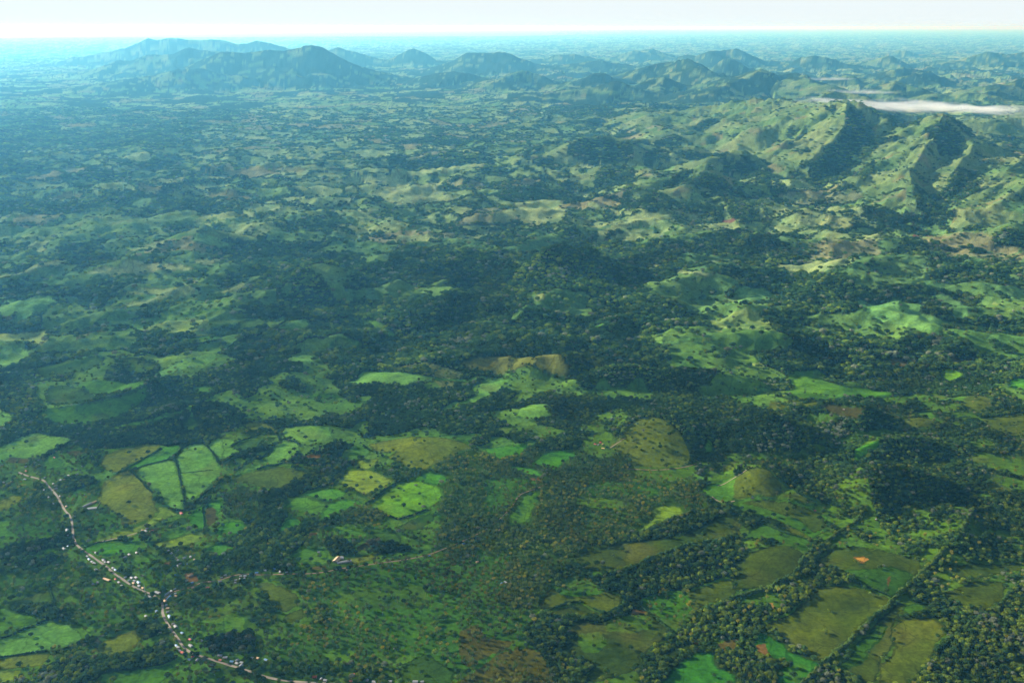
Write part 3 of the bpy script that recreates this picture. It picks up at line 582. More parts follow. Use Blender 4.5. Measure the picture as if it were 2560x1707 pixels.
def cover(x, y, hm, dil=0.0):
    """colour, chance of tree, chance of palm at each place"""
    n = len(x)
    col = np.empty((n, 3)); pt = np.empty(n); pp = np.zeros(n)
    # ---- default
    bias = np.zeros(n)
    for (val, _), (X, Y) in zip(BIAS, BPOLY):
        m = (x > X.min()) & (x < X.max()) & (y > Y.min()) & (y < Y.max())
        if m.any():
            k = np.flatnonzero(m)
            bias[k[inside(x[k], y[k], X, Y)]] = val
    farw = sstep(4700, 6200, y)
    f1 = fbm(x, y, 1500, 4, 71); f2 = fbm(x, y, 420, 4, 75)
    c1, c2, edge = cells(x, y, 430, 81)
    field = f1 * .85 + f2 * .42 + (c1 - .5) * .55 + bias + .09 - (1 - farw) * .62
    field = field - np.where(hm > 55, .10 + .25 * sstep(14000, 18000, y), 0)
    isf = (field > 0) & (edge > 7 + 10 * c2) & (np.abs(f2 - .1) > .035)
    forest = np.array((.020, .038, .015))
    col[:] = forest * (1 + .5 * f2[:, None])
    pt[:] = .96
    tone = np.clip(c2 * 1.25 - .1 + f2 * .4, 0, 1)[:, None]
    fieldc = np.array((.235, .315, .110)) * (1 - tone) + np.array((.120, .220, .060)) * tone
    fieldc = np.where((c1 > .86)[:, None], np.array((.200, .210, .090)), fieldc)
    col[isf] = fieldc[isf]
    pt[isf] = .012 + .09 * sstep(.1, -.25, field[isf] - .25)
    # hills: grass on the crests and spurs, wood in the gullies
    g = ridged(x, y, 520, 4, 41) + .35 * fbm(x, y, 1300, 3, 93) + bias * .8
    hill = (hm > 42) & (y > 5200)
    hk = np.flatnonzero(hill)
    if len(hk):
        shade_side = (relief(x[hk] - 40 * .883, y[hk] + 40 * .469) - hm[hk]) / 40
        g[hk] -= np.clip(shade_side - .12, 0, .45) * .55  # wood pushed onto slopes turned from the sun, darkening their shade in colour
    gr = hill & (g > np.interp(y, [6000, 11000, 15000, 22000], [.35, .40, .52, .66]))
    tone = np.clip(.5 + 1.2 * fbm(x, y, 600, 3, 97), 0, 1)[:, None]
    hc = np.array((.175, .230, .080)) * (1 - tone) + np.array((.090, .165, .045)) * tone
    hc = np.where((fbm(x, y, 260, 3, 99) > .36)[:, None], np.array((.165, .172, .066)), hc)
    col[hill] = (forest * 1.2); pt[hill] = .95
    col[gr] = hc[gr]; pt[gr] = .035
    # clearings in the nearer woods
    kn = ridged(x, y, 950, 4, 67)
    cl = (~isf) & (y < 6500) & (fbm(x, y, 520, 4, 103) + (kn - .62) * 1.1 * sstep(2900, 4000, y) + bias * .8 > .11)
    col[cl] = np.array((.095, .185, .050)); pt[cl] = .07
    # ---- surveyed parcels
    wob = np.stack([fbm(x, y, 60, 3, 111), fbm(x, y, 60, 3, 117)])
    big = np.stack([fbm(x, y, 170, 2, 121), fbm(x, y, 170, 2, 127)])
    wild = np.clip((y - 2600) / 2400, .12, 1.0)
    rag = np.stack([fbm(x, y, 17, 2, 113), fbm(x, y, 17, 2, 119)])
    wx = x + wob[0] * 10 * (.6 + wild) + big[0] * 40 * wild + rag[0] * 5
    wy = y + wob[1] * 10 * (.6 + wild) + big[1] * 40 * wild + rag[1] * 5
    mott = fbm(x, y, 90, 4, 131)
    mot2 = fbm(x, y, 300, 3, 137)
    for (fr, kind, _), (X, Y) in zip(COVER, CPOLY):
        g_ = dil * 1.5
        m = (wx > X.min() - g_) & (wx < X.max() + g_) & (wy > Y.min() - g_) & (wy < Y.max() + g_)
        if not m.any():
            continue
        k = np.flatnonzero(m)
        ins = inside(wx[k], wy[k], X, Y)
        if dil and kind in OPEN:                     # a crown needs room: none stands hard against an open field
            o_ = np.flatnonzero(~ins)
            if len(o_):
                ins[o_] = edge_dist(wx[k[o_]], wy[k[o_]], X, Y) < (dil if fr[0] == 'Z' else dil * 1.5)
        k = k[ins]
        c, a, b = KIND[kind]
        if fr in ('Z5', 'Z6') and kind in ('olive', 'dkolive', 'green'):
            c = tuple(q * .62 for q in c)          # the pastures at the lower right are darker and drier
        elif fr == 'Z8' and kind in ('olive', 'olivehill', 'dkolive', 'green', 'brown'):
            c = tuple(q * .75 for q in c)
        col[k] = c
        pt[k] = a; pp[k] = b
        if kind in OPEN:
            # trees and bushes along the boundaries, thickets here and there
            far_ = fr[0] in 'LV'
            e = edge_dist(wx[k], wy[k], X, Y)
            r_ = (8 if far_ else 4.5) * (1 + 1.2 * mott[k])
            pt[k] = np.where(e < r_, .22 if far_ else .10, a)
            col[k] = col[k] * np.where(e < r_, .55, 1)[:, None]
            if far_:
                th = mott[k] * .8 + wob[0][k] * .6
                pt[k] = np.where(th > .47, .4, pt[k])
        if kind in ('mixed', 'scrub', 'village', 'woodlight', 'grove'):
            # patches of wood and of open sward
            s = sstep(-.28, .32, mott[k] + .5 * mot2[k])
            pt[k] = np.clip(a * 2.1 * s, 0, .96); pp[k] = b * (.5 + 1.0 * (1 - s))
            open_ = (1 - s)[:, None]
            col[k] = np.array(c) * (1 - .35 * s[:, None]) + np.array((.045, .085, .010)) * open_
        elif kind in ('palmfield', 'palmwood', 'palmbrown'):
            s = sstep(-.35, .35, mot2[k] + .4 * mott[k])
            pp[k] = b * (.55 + .9 * s); col[k] = np.array(c) * (1.15 - .3 * s[:, None])
    # sward is never one colour: dry and green drifts
    gcol = 1 + .38 * mott[:, None] * np.array((1.1, .9, .8)) + .22 * rag[0][:, None] + .42 * mot2[:, None] * np.array((1.2, .6, .5))
    col *= np.clip(gcol, .55, 1.6)
    dry = sstep(.12, .5, fbm(x, y, 210, 4, 141))[:, None] * (pt < .02)[:, None]
    col = col * (1 - .35 * dry) + np.array((.150, .120, .045)) * .35 * dry
    # near ground loses blue from its colour, offsetting the blue the haze adds
    blue_cut = sstep(5200, 2600, y)[:, None]
    col = col * (1 - blue_cut * np.array((.06, -.04, .62)))
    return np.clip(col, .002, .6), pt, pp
# ------------------------------------------------------------------ materials
def material(name):
    m = bpy.data.materials.new(name)
    m.use_nodes = True
    t = m.node_tree
    for n in list(t.nodes):
        t.nodes.remove(n)
    return m, t, t.nodes.new('ShaderNodeOutputMaterial')

def mixmul(t, a, b):
    n = t.nodes.new('ShaderNodeMix'); n.data_type = 'RGBA'; n.blend_type = 'MULTIPLY'; n.inputs[0].default_value = 1.0
    t.links.new(a, n.inputs[6]); t.links.new(b, n.inputs[7])
    return n.outputs[2]

def noise_ramp(t, coord, scale, lo, hi, detail=4.0, rough=.6, p0=.3, p1=.7):
    n = t.nodes.new('ShaderNodeTexNoise')
    n.inputs['Scale'].default_value = scale; n.inputs['Detail'].default_value = detail; n.inputs['Roughness'].default_value = rough
    t.links.new(coord, n.inputs['Vector'])
    r = t.nodes.new('ShaderNodeMapRange')
    r.inputs[1].default_value = p0; r.inputs[2].default_value = p1; r.inputs[3].default_value = lo; r.inputs[4].default_value = hi
    t.links.new(n.outputs[0], r.inputs[0])
    return r.outputs[0], n.outputs[0]

def land_material():
    m, t, o = material('sward_soil_and_wood_floor')
    at = t.nodes.new('ShaderNodeAttribute'); at.attribute_name = 'cover'
    g = t.nodes.new('ShaderNodeNewGeometry')
    r1, n1 = noise_ramp(t, g.outputs['Position'], .11, .66, 1.40, 5, .7)
    r2, n2 = noise_ramp(t, g.outputs['Position'], .022, .72, 1.28, 5, .6)
    c = mixmul(t, mixmul(t, at.outputs['Color'], r1), r2)
    wv = t.nodes.new('ShaderNodeTexVoronoi'); wv.feature = 'DISTANCE_TO_EDGE'; wv.inputs['Scale'].default_value = .0085
    wn = t.nodes.new('ShaderNodeTexNoise'); wn.inputs['Scale'].default_value = .012; wn.inputs['Detail'].default_value = 3
    t.links.new(g.outputs['Position'], wn.inputs['Vector'])
    wm = t.nodes.new('ShaderNodeVectorMath'); wm.operation = 'MULTIPLY_ADD'; wm.inputs[1].default_value = (70, 70, 0)
    wf = t.nodes.new('ShaderNodeVectorMath'); wf.operation = 'MULTIPLY'; wf.inputs[1].default_value = (1, 1, 0)
    t.links.new(g.outputs['Position'], wf.inputs[0])
    t.links.new(wn.outputs['Color'], wm.inputs[0]); t.links.new(wf.outputs[0], wm.inputs[2])
    t.links.new(wm.outputs[0], wv.inputs['Vector'])
    wr = t.nodes.new('ShaderNodeMapRange'); wr.inputs[1].default_value = .006; wr.inputs[2].default_value = .020; wr.inputs[3].default_value = .74; wr.inputs[4].default_value = 1.0
    t.links.new(wv.outputs['Distance'], wr.inputs[0])
    c = mixmul(t, c, wr.outputs[0])
    b = t.nodes.new('ShaderNodeBump'); b.inputs['Strength'].default_value = .5; b.inputs['Distance'].default_value = 2.2
    t.links.new(n1, b.inputs['Height'])
    d = t.nodes.new('ShaderNodeBsdfDiffuse'); d.inputs['Roughness'].default_value = .6
    t.links.new(c, d.inputs['Color']); t.links.new(b.outputs[0], d.inputs['Normal'])
    t.links.new(d.outputs[0], o.inputs['Surface'])
    return m

def leaf_material(name, base, lo=.65, hi=1.35, scale=.5):
    """foliage: its tint comes from the plant (attribute 'tint' of the tree it is)"""
    m, t, o = material(name)
    at = t.nodes.new('ShaderNodeAttribute'); at.attribute_type = 'INSTANCER'; at.attribute_name = 'tint'
    tc = t.nodes.new('ShaderNodeTexCoord')
    r, n = noise_ramp(t, tc.outputs['Object'], scale, lo, hi, 3, .6)
    rgb = t.nodes.new('ShaderNodeRGB'); rgb.outputs[0].default_value = (*base, 1)
    c = mixmul(t, mixmul(t, at.outputs['Color'], rgb.outputs[0]), r)
    d = t.nodes.new('ShaderNodeBsdfDiffuse'); d.inputs['Roughness'].default_value = .5
    tr = t.nodes.new('ShaderNodeBsdfTranslucent')
    mx = t.nodes.new('ShaderNodeMixShader'); mx.inputs[0].default_value = .22
    t.links.new(c, d.inputs['Color']); t.links.new(c, tr.inputs['Color'])
    t.links.new(d.outputs[0], mx.inputs[1]); t.links.new(tr.outputs[0], mx.inputs[2])
    t.links.new(mx.outputs[0], o.inputs['Surface'])
    return m

_plain = {}
def plain(name, rgb, rough=.8, var=.25, scale=.6, metal=0.0):
    if name in _plain:
        return _plain[name]
    m, t, o = material(name)
    tc = t.nodes.new('ShaderNodeTexCoord')
    r, n = noise_ramp(t, tc.outputs['Object'], scale, 1 - var, 1 + var, 5, .65)
    c = t.nodes.new('ShaderNodeRGB'); c.outputs[0].default_value = (*rgb, 1)
    p = t.nodes.new('ShaderNodeBsdfPrincipled'); p.inputs['Roughness'].default_value = rough; p.inputs['Metallic'].default_value = metal
    t.links.new(mixmul(t, c.outputs[0], r), p.inputs['Base Color'])
    t.links.new(p.outputs[0], o.inputs['Surface'])
    _plain[name] = m
    return m

def tag(o, label=None, cat=None, group=None, kind=None):
    if label: o['label'] = label
    if cat: o['category'] = cat
    if group: o['group'] = group
    if kind: o['kind'] = kind
    return o

def link(name, me, parent=None):
    o = bpy.data.objects.new(name, me); COL.objects.link(o)
    if parent is not None: o.parent = parent
    return o

def quick_mesh(name, verts, faces, mat=None, smooth=False):
    me = bpy.data.meshes.new(name)
    me.from_pydata([tuple(v) for v in verts], [], faces)
    if mat is not None: me.materials.append(mat)
    if smooth:
        me.polygons.foreach_set('use_smooth', np.ones(len(me.polygons), bool))
    me.update()
    return me

def grid_mesh(name, V, quads, color, mat):
    me = bpy.data.meshes.new(name)
    nv, nq = len(V), len(quads)
    me.vertices.add(nv); me.vertices.foreach_set('co', V.astype(np.float32).ravel())
    me.loops.add(nq * 4); me.loops.foreach_set('vertex_index', quads.astype(np.int32).ravel())
    me.polygons.add(nq); me.polygons.foreach_set('loop_start', (np.arange(nq) * 4).astype(np.int32))
    me.polygons.foreach_set('use_smooth', np.ones(nq, bool))
    a = me.attributes.new('cover', 'FLOAT_COLOR', 'POINT')
    rgba = np.ones((nv, 4), np.float32); rgba[:, :3] = color
    a.data.foreach_set('color', rgba.ravel())
    me.materials.append(mat)
    me.update(calc_edges=True)
    return me

# ------------------------------------------------------------------ the land, one sheet from below the aircraft to the horizon
LAND = land_material()
tt = np.concatenate([-np.geomspace(1.6, .655, 24), np.linspace(-.65, .65, 1060), np.geomspace(.655, 1.2, 16)])
vrow = np.concatenate([np.linspace(2100, 1740, 40), np.linspace(1735, 320, 690), np.linspace(318.5, 120, 180)])
_, sz = slopes(np.full(vrow.shape, 1280.0), vrow)
yr = -CAMZ / sz
yr = np.concatenate([yr, np.geomspace(yr[-1] * 1.03, 440000, 60)])
gx = (yr[:, None] * tt[None, :]).ravel(); gy = np.repeat(yr, len(tt))
gh, ghm, grough = height(gx, gy, True)
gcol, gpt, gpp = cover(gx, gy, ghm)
# far canopy is rough: too small there for trees of its own
rr = RNG.random(len(gx))
canopy = (gpt > .6) * sstep(9000, 13000, gy)
gz = gh + canopy * (2 + 8 * rr)
gcol *= (1 + (canopy * (rr - .5) * .5))[:, None]
nr, nc = len(yr), len(tt)
V = np.stack([gx, gy, gz], 1)
q = (np.arange(nr - 1)[:, None] * nc + np.arange(nc - 1)[None, :]).ravel()
Q = np.stack([q, q + 1, q + nc + 1, q + nc], 1)
# split where it is hill country and mountain
qh = ghm[Q].mean(1); qy = gy[Q].mean(1)
sel_m = (qh > 60) & (qy > 15500)
sel_h = (qh > 45) & (qy > 5500) & ~sel_m
def piece(name, sel, label, cat):
    qq = Q[sel]
    used = np.unique(qq)
    re = np.full(len(V), -1); re[used] = np.arange(len(used))
    o = link(name, grid_mesh(name, V[used], re[qq], gcol[used], LAND))
    return tag(o, label, cat, kind='structure')
piece('ground', ~(sel_m | sel_h), 'green farmland and woods reaching from the village road to the hazy horizon', 'ground')
piece('hills', sel_h, 'grassy fluted hills and ridges with wooded gullies in the middle distance', 'hills')
piece('mountains', sel_m, 'blue hazy mountain ranges standing far off on the plain', 'mountains')

# the sea, far beyond the plain on the left; its shore winds in and out
sxs = np.linspace(-300000, 30000, 120)
shore = 72000 + (sxs + 190000) * .32 + 9000 * fbm(sxs, sxs * 0, 30000, 4, 301) + np.where(sxs > 0, sxs * 2, 0)
shore = np.clip(shore, 60000, 439000)
sv = [(a, b, 30) for a, b in zip(sxs, shore)] + [(a, 440000, 30) for a in sxs]
sf = [(i, i + 1, 120 + i + 1, 120 + i) for i in range(119)]
sea = quick_mesh('sea', sv, sf, plain('far_sea_water', (.05, .10, .12), .3, .1, .0005))
tag(link('sea', sea), 'pale strip of distant sea along the hazy horizon on the left', 'sea', kind='structure')

# ------------------------------------------------------------------ the air
hz, t, o_ = material('haze_air')
pv = t.nodes.new('ShaderNodeVolumePrincipled')
pv.inputs['Color'].default_value = HAZE_COLOR
pv.inputs['Absorption Color'].default_value = (1, 1, 1, 1)
pv.inputs['Density'].default_value = HAZE_DENSITY
pv.inputs['Anisotropy'].default_value = HAZE_ANISO
t.links.new(pv.outputs[0], o_.inputs['Volume'])
X0, X1, Y0, Y1, Z0, Z1 = -560000, 560000, -60000, 460000, -160, CAMZ + 60
vs = [(x, y, z) for z in (Z0, Z1) for y in (Y0, Y1) for x in (X0, X1)]
fs = [(0, 2, 3, 1), (4, 5, 7, 6), (0, 1, 5, 4), (2, 6, 7, 3), (0, 4, 6, 2), (1, 3, 7, 5)]
tag(link('haze', quick_mesh('haze', vs, fs, hz)), 'pale blue haze thickening towards the horizon', 'haze', kind='stuff')
# ------------------------------------------------------------------ plants
def ico(sub):
    bm = bmesh.new(); bmesh.ops.create_icosphere(bm, subdivisions=sub, radius=1.0)
    v = np.array([x.co[:] for x in bm.verts]); f = [tuple(q.index for q in p.verts) for p in bm.faces]
    bm.free(); return v, f
ICO1, ICO2 = ico(1), ico(2)

class Mesh:
    def __init__(self): self.v = []; self.f = []; self.n = 0
    def add(self, v, f):
        self.v.append(np.asarray(v, float)); self.f += [tuple(i + self.n for i in p) for p in f]; self.n += len(v)
    def blob(self, c, r, jit, rng, base=ICO2, squash=1.0):
        v, f = base
        k = 1 + jit * (rng.random(len(v)) - .5) * 2
        self.add(v * k[:, None] * np.array([r, r, r * squash]) + np.array(c), f)
    def tube(self, pts, rad, n=5):
        pts = np.asarray(pts, float); vs = []
        for p, r in zip(pts, rad):
            for k in range(n):
                a = 2 * math.pi * k / n
                vs.append(p + np.array([math.cos(a) * r, math.sin(a) * r, 0]))
        fs = [(i * n + k, i * n + (k + 1) % n, (i + 1) * n + (k + 1) % n, (i + 1) * n + k) for i in range(len(pts) - 1) for k in range(n)]
        fs.append(tuple((len(pts) - 1) * n + k for k in range(n)))
        self.add(vs, fs)
    def box(self, c, s, rot=0.0):
        cx, cy, cz = c; a, b, h = s
        v = np.array([(x * a / 2, y * b / 2, z * h) for z in (0, 1) for y in (-1, 1) for x in (-1, 1)])
        ca, sa = math.cos(rot), math.sin(rot)
        v = np.stack([v[:, 0] * ca - v[:, 1] * sa + cx, v[:, 0] * sa + v[:, 1] * ca + cy, v[:, 2] + cz], 1)
        self.add(v, [(0, 2, 3, 1), (4, 5, 7, 6), (0, 1, 5, 4), (2, 6, 7, 3), (0, 4, 6, 2), (1, 3, 7, 5)])
    def make(self, name, mat, smooth=False):
        return quick_mesh(name, np.concatenate(self.v), self.f, mat, smooth)

LEAF = leaf_material('broad_leaves', (1, 1, 1), .55, 1.5, .42)
FROND = leaf_material('palm_fronds', (1, 1, 1), .7, 1.3, .8)
BARK = plain('grey_brown_bark', (.16, .125, .09))
PBARK = plain('pale_palm_bark', (.20, .17, .12))

def crown_mesh(seed, wide, tall, nb):
    """a crown of many leaf clumps round limbs, unit radius about 1, foot of the tree at z = 0"""
    rng = np.random.default_rng(seed); M = Mesh()
    zc = .55 + .62 * tall
    M.blob((0, 0, zc), .58 * wide, .16, rng, ICO2, .72 * tall / max(wide, .01))
    for i in range(nb):
        a = i * 2.399 + rng.random() * .8
        el = (rng.random() ** .8) * 1.5 - .30
        r = (.62 + .22 * rng.random()) * wide
        c = (math.cos(a) * math.cos(el) * r, math.sin(a) * math.cos(el) * r, zc + math.sin(el) * .62 * tall)
        M.blob(c, .26 + .16 * rng.random(), .24, rng, ICO1 if i % 3 else ICO2, .8)
    for i in range(70):                                   # loose sprays of leaves at the outside
        a = rng.random() * 6.283; el = math.asin(rng.random() * 1.25 - .25)
        r = (.92 + .22 * rng.random())
        c = np.array([math.cos(a) * math.cos(el) * r * wide, math.sin(a) * math.cos(el) * r * wide, zc + math.sin(el) * .80 * tall])
        s = .10 + .09 * rng.random()
        q = rng.normal(size=(4, 3)) * s
        M.add(c + q, [(0, 1, 2), (0, 2, 3)])
    return M.make('crown', LEAF)

def trunk_mesh(seed, wide, tall):
    rng = np.random.default_rng(seed); M = Mesh()
    M.tube([(0, 0, -.3), (.01, 0, .25), (.03, .02, .55)], [.10, .075, .06], 6)
    for k in range(4):
        a = k * 1.6 + rng.random()
        M.tube([(.02, .01, .42), (math.cos(a) * .3 * wide, math.sin(a) * .3 * wide, .62 + .3 * tall), (math.cos(a) * .55 * wide, math.sin(a) * .55 * wide, .7 + .6 * tall)], [.045, .03, .012], 4)
    return M.make('trunk', BARK)

CROWNS = [crown_mesh(1, 1.0, .95, 15), crown_mesh(2, 1.15, .72, 17), crown_mesh(3, .85, 1.2, 14), crown_mesh(4, 1.05, 1.05, 12), crown_mesh(5, .95, .85, 18)]
TRUNKS = [trunk_mesh(11, 1.0, .95), trunk_mesh(12, 1.15, .72), trunk_mesh(13, .85, 1.2), trunk_mesh(14, 1.05, 1.05), trunk_mesh(15, .95, .85)]

def palm_crown(seed, n=15):
    rng = np.random.default_rng(seed); M = Mesh()
    for i in range(n):
        a = i * 2.399 + rng.random() * .5
        up = .95 - 1.25 * (i / n) + .2 * rng.random()
        L = 4.2 + 1.2 * rng.random()
        ca, sa = math.cos(a), math.sin(a)
        pts = []; ang = up
        p = np.array([0.0, 0.0, 0.0])
        for k in range(5):
            pts.append(p.copy()); p = p + np.array([math.cos(ang), 0, math.sin(ang)]) * L / 4; ang -= .34 + .08 * rng.random()
        w = [.2, .85, 1.05, .8, .1]
        vs = []
        for q, ww in zip(pts, w):
            for sgn, dz in ((-1, -.30), (0, 0), (1, -.30)):
                x, y, z = q[0], sgn * ww, q[2] + dz * ww
                vs.append((x * ca - y * sa, x * sa + y * ca, z))
        fs = []
        for k in range(4):
            for b in (0, 1):
                fs.append((k * 3 + b, k * 3 + b + 1, k * 3 + b + 4, k * 3 + b + 3))
        M.add(vs, fs)
    return M

PALM_H = [9.5, 7.5, 11.5]
PTRUNK, PCROWN = [], []
for i, h in enumerate(PALM_H):
    lean = .8 + .4 * i
    M = Mesh()
    M.tube([(0, 0, -.6), (lean * .1, 0, h * .3), (lean * .4, .1, h * .65), (lean, .2, h)], [.27, .20, .17, .15], 6)
    PTRUNK.append(M.make('trunk', PBARK))
    M = palm_crown(20 + i, 19 + i)
    for v in M.v: v += np.array([lean, .2, h])
    for k in range(5):
        M.blob((lean + math.cos(k * 1.25) * .35, .2 + math.sin(k * 1.25) * .35, h - .35), .2, .1, RNG, ICO1)
    PCROWN.append(M.make('crown', FROND))

# ---- where plants stand
def ring(r0, r1, step, jit=.85):
    ys = np.arange(r0, r1, step * .9)
    X, Y = [], []
    for y in ys:
        w = .66 if y < 2300 else (.60 if y < 5000 else .57); xs = np.arange(-y * w - 30, y * w + 30, step)
        X.append(xs); Y.append(np.full(xs.shape, y))
    x = np.concatenate(X); y = np.concatenate(Y)
    return x + (RNG.random(len(x)) - .5) * step * jit * 2 * .6, y + (RNG.random(len(x)) - .5) * step * jit

# lines to keep clear of trees (roads) and open corridors; filled from the road surveys below
ROADS = {
 'main': [('Z1', "170,515 250,545 330,570 410,590 440,640 490,690 530,740 560,800 600,870 640,910 660,960 668,1050 675,1120 700,1180 760,1230 830,1275 930,1345 975,1375"), ('Z2', "1000,520 1045,565 1120,612 1200,668 1300,715 1400,750 1470,800 1496,850 1490,930 1520,990 1560,1060 1600,1110 1640,1170 1685,1240 1760,1295 1900,1340 2040,1385"), ('Z4', "170,1440 330,1500 500,1540 700,1560 1000,1572 1400,1600")],
 'lane': [('Z2', "1500,800 1590,725 1660,707 1780,680 1850,640 2000,632 2150,575 2290,562"), ('Z4', "220,570 440,575 780,570 960,545 1100,512 1400,470 1700,430 1950,372"), ('Z5', "0,190 110,110"), ('Z7', "120,1290 200,1220 300,1120 330,1060 380,1005 480,970 600,925 690,860")],
 'farm': [('Z1', "870,1165 1010,1138 1130,1110 1270,1068")],
 'ridge': [('Z8', "-150,830 -60,790 0,752 70,715 130,672")],
 'curve': [('Z7', "2130,1030 2170,1065 2230,1088 2290,1085 2350,1070")],
 'hill': [('Z7', "1190,590 1260,545 1340,490")],
 'wood': [('Z7', "1360,780 1640,792 1900,762 2000,722")],
 'east': [('Z8', "2020,340 2120,380 2240,425 2352,450")],
}
def trace(parts):
    us, vs = [], []
    for fr, s in parts:
        for x, y in parse(s):
            a, b = uv(fr, x, y); us.append(a); vs.append(b)
    X, Y = hit(np.array(us), np.array(vs))
    # smooth through the surveyed points
    for _ in range(2):
        a, b = X, Y
        X = np.concatenate([[a[0]], np.stack([a[:-1] * .75 + a[1:] * .25, a[:-1] * .25 + a[1:] * .75], 1).ravel(), [a[-1]]])
        Y = np.concatenate([[b[0]], np.stack([b[:-1] * .75 + b[1:] * .25, b[:-1] * .25 + b[1:] * .75], 1).ravel(), [b[-1]]])
    d = np.concatenate([[0], np.cumsum(np.hypot(np.diff(X), np.diff(Y)))])
    s = np.arange(0, d[-1], 6.0)
    return np.interp(s, d, X), np.interp(s, d, Y)
ROADXY = {k: trace(p) for k, p in ROADS.items()}
ROADW = {'main': 5.4, 'lane': 3.2, 'farm': 3.6, 'ridge': 3.0, 'curve': 4.0, 'hill': 3.0, 'wood': 3.6, 'east': 4.0}

CLEAR = []                                     # (x, y, radius) of houses
def keep_clear(x, y, far=5000):
    ok = np.ones(len(x), bool)
    near = np.flatnonzero(y < far)
    px, py = x[near], y[near]
    bad = np.zeros(len(near), bool)
    # coarse cells, so that only places close to a road are measured
    cs = 24.0
    occ = {}
    for k, (X, Y) in ROADXY.items():
        for a, b in zip(X, Y):
            occ.setdefault((int(a // cs), int(b // cs)), []).append((a, b, ROADW[k] / 2 + 2.4))
    for a, b, r in CLEAR:
        occ.setdefault((int(a // cs), int(b // cs)), []).append((a, b, r))
    pts = [(a, b, r) for l in occ.values() for a, b, r in l]
    A = np.array(pts)
    keys = (np.floor(px / cs) * 100000 + np.floor(py / cs)).astype(np.int64)
    okeys = set()
    for (i, j) in occ:
        for di in (-1, 0, 1):
            for dj in (-1, 0, 1): okeys.add((i + di) * 100000 + j + dj)
    cand = np.flatnonzero(np.isin(keys, np.array(list(okeys))))
    for s in range(0, len(cand), 4000):
        c = cand[s:s + 4000]
        d = (px[c][:, None] - A[:, 0]) ** 2 + (py[c][:, None] - A[:, 1]) ** 2
        bad[c] = (d < A[:, 2] ** 2).any(1)
    ok[near[bad]] = False
    return ok
# ------------------------------------------------------------------ roads
def ribbon(name, X, Y, w, mat, lift=.45):
    dx, dy = np.gradient(X), np.gradient(Y)
    L = np.hypot(dx, dy) + 1e-6
    nx, ny = -dy / L, dx / L
    ww = w / 2 * (1 + .12 * np.sin(np.arange(len(X)) * .7))
    offs = np.array([-1.0, -.33, .33, 1.0])
    xs = X[:, None] + nx[:, None] * ww[:, None] * offs; ys = Y[:, None] + ny[:, None] * ww[:, None] * offs
    zs = height(xs.ravel(), ys.ravel()).reshape(xs.shape) + lift
    V = np.stack([xs, ys, zs], 2).reshape(-1, 3)
    n = len(X); F_ = [(i * 4 + k, i * 4 + k + 1, i * 4 + k + 5, i * 4 + k + 4) for i in range(n - 1) for k in range(3)]
    return link(name, quick_mesh(name, V, F_, mat, True))
ROADMAT = {'main': plain('dusty_asphalt', (.20, .165, .12), .9, .3, .05), 'lane': plain('reddish_earth_track', (.19, .115, .065), .9, .35, .1), 'farm': plain('pale_earth_track', (.24, .19, .12), .9, .3, .1)}
ROADLAB = {'main': ('road', 'pale dusty village road winding down past the houses to the lower edge'), 'lane': ('lane', 'narrow reddish earth lane running from the village road through the palms'),
 'farm': ('farm_track', 'short pale track curving to the farm with the red roof'), 'ridge': ('hill_track', 'worn earth track climbing over the bare green hill'), 'curve': ('earth_track', 'tan track curling round the foot of the bare green hill'),
 'hill': ('dome_track', 'faint track up the olive hill from the red roofed farmstead'), 'wood': ('shaded_track', 'dark shaded track along the foot of the olive hill'), 'east': ('pasture_track', 'pale track beside the olive pasture at the far right')}
for k, (X, Y) in ROADXY.items():
    nm, lb = ROADLAB[k]
    o = ribbon(nm, X, Y, ROADW[k], ROADMAT.get(k, ROADMAT['farm']) if k != 'wood' else ROADMAT['lane'])
    tag(o, lb, 'track' if nm != 'road' else 'road', kind='structure')

# ------------------------------------------------------------------ houses
WALLS = [plain('lime_washed_wall', (.27, .235, .18)), plain('ochre_wall', (.27, .18, .095)), plain('grey_block_wall', (.24, .23, .21)), plain('pink_wall', (.34, .22, .18))]
ROOFS = {'w': ('white', plain('white_zinc_roof', (.27, .28, .29), .75, .5)), 'g': ('grey', plain('weathered_zinc_roof', (.26, .27, .28), .6, .3)), 'b': ('blue', plain('blue_zinc_roof', (.08, .22, .42), .5, .2)),
         'r': ('red', plain('red_painted_roof', (.42, .08, .05), .7, .25)), 't': ('tan', plain('tan_roof', (.55, .36, .20), .8, .25)), 'y': ('yellow', plain('yellow_roof', (.62, .48, .14), .7, .2))}
GLASS = plain('dark_window', (.03, .035, .04), .2, .1)
DOOR = plain('wooden_door', (.14, .08, .045), .7, .2)

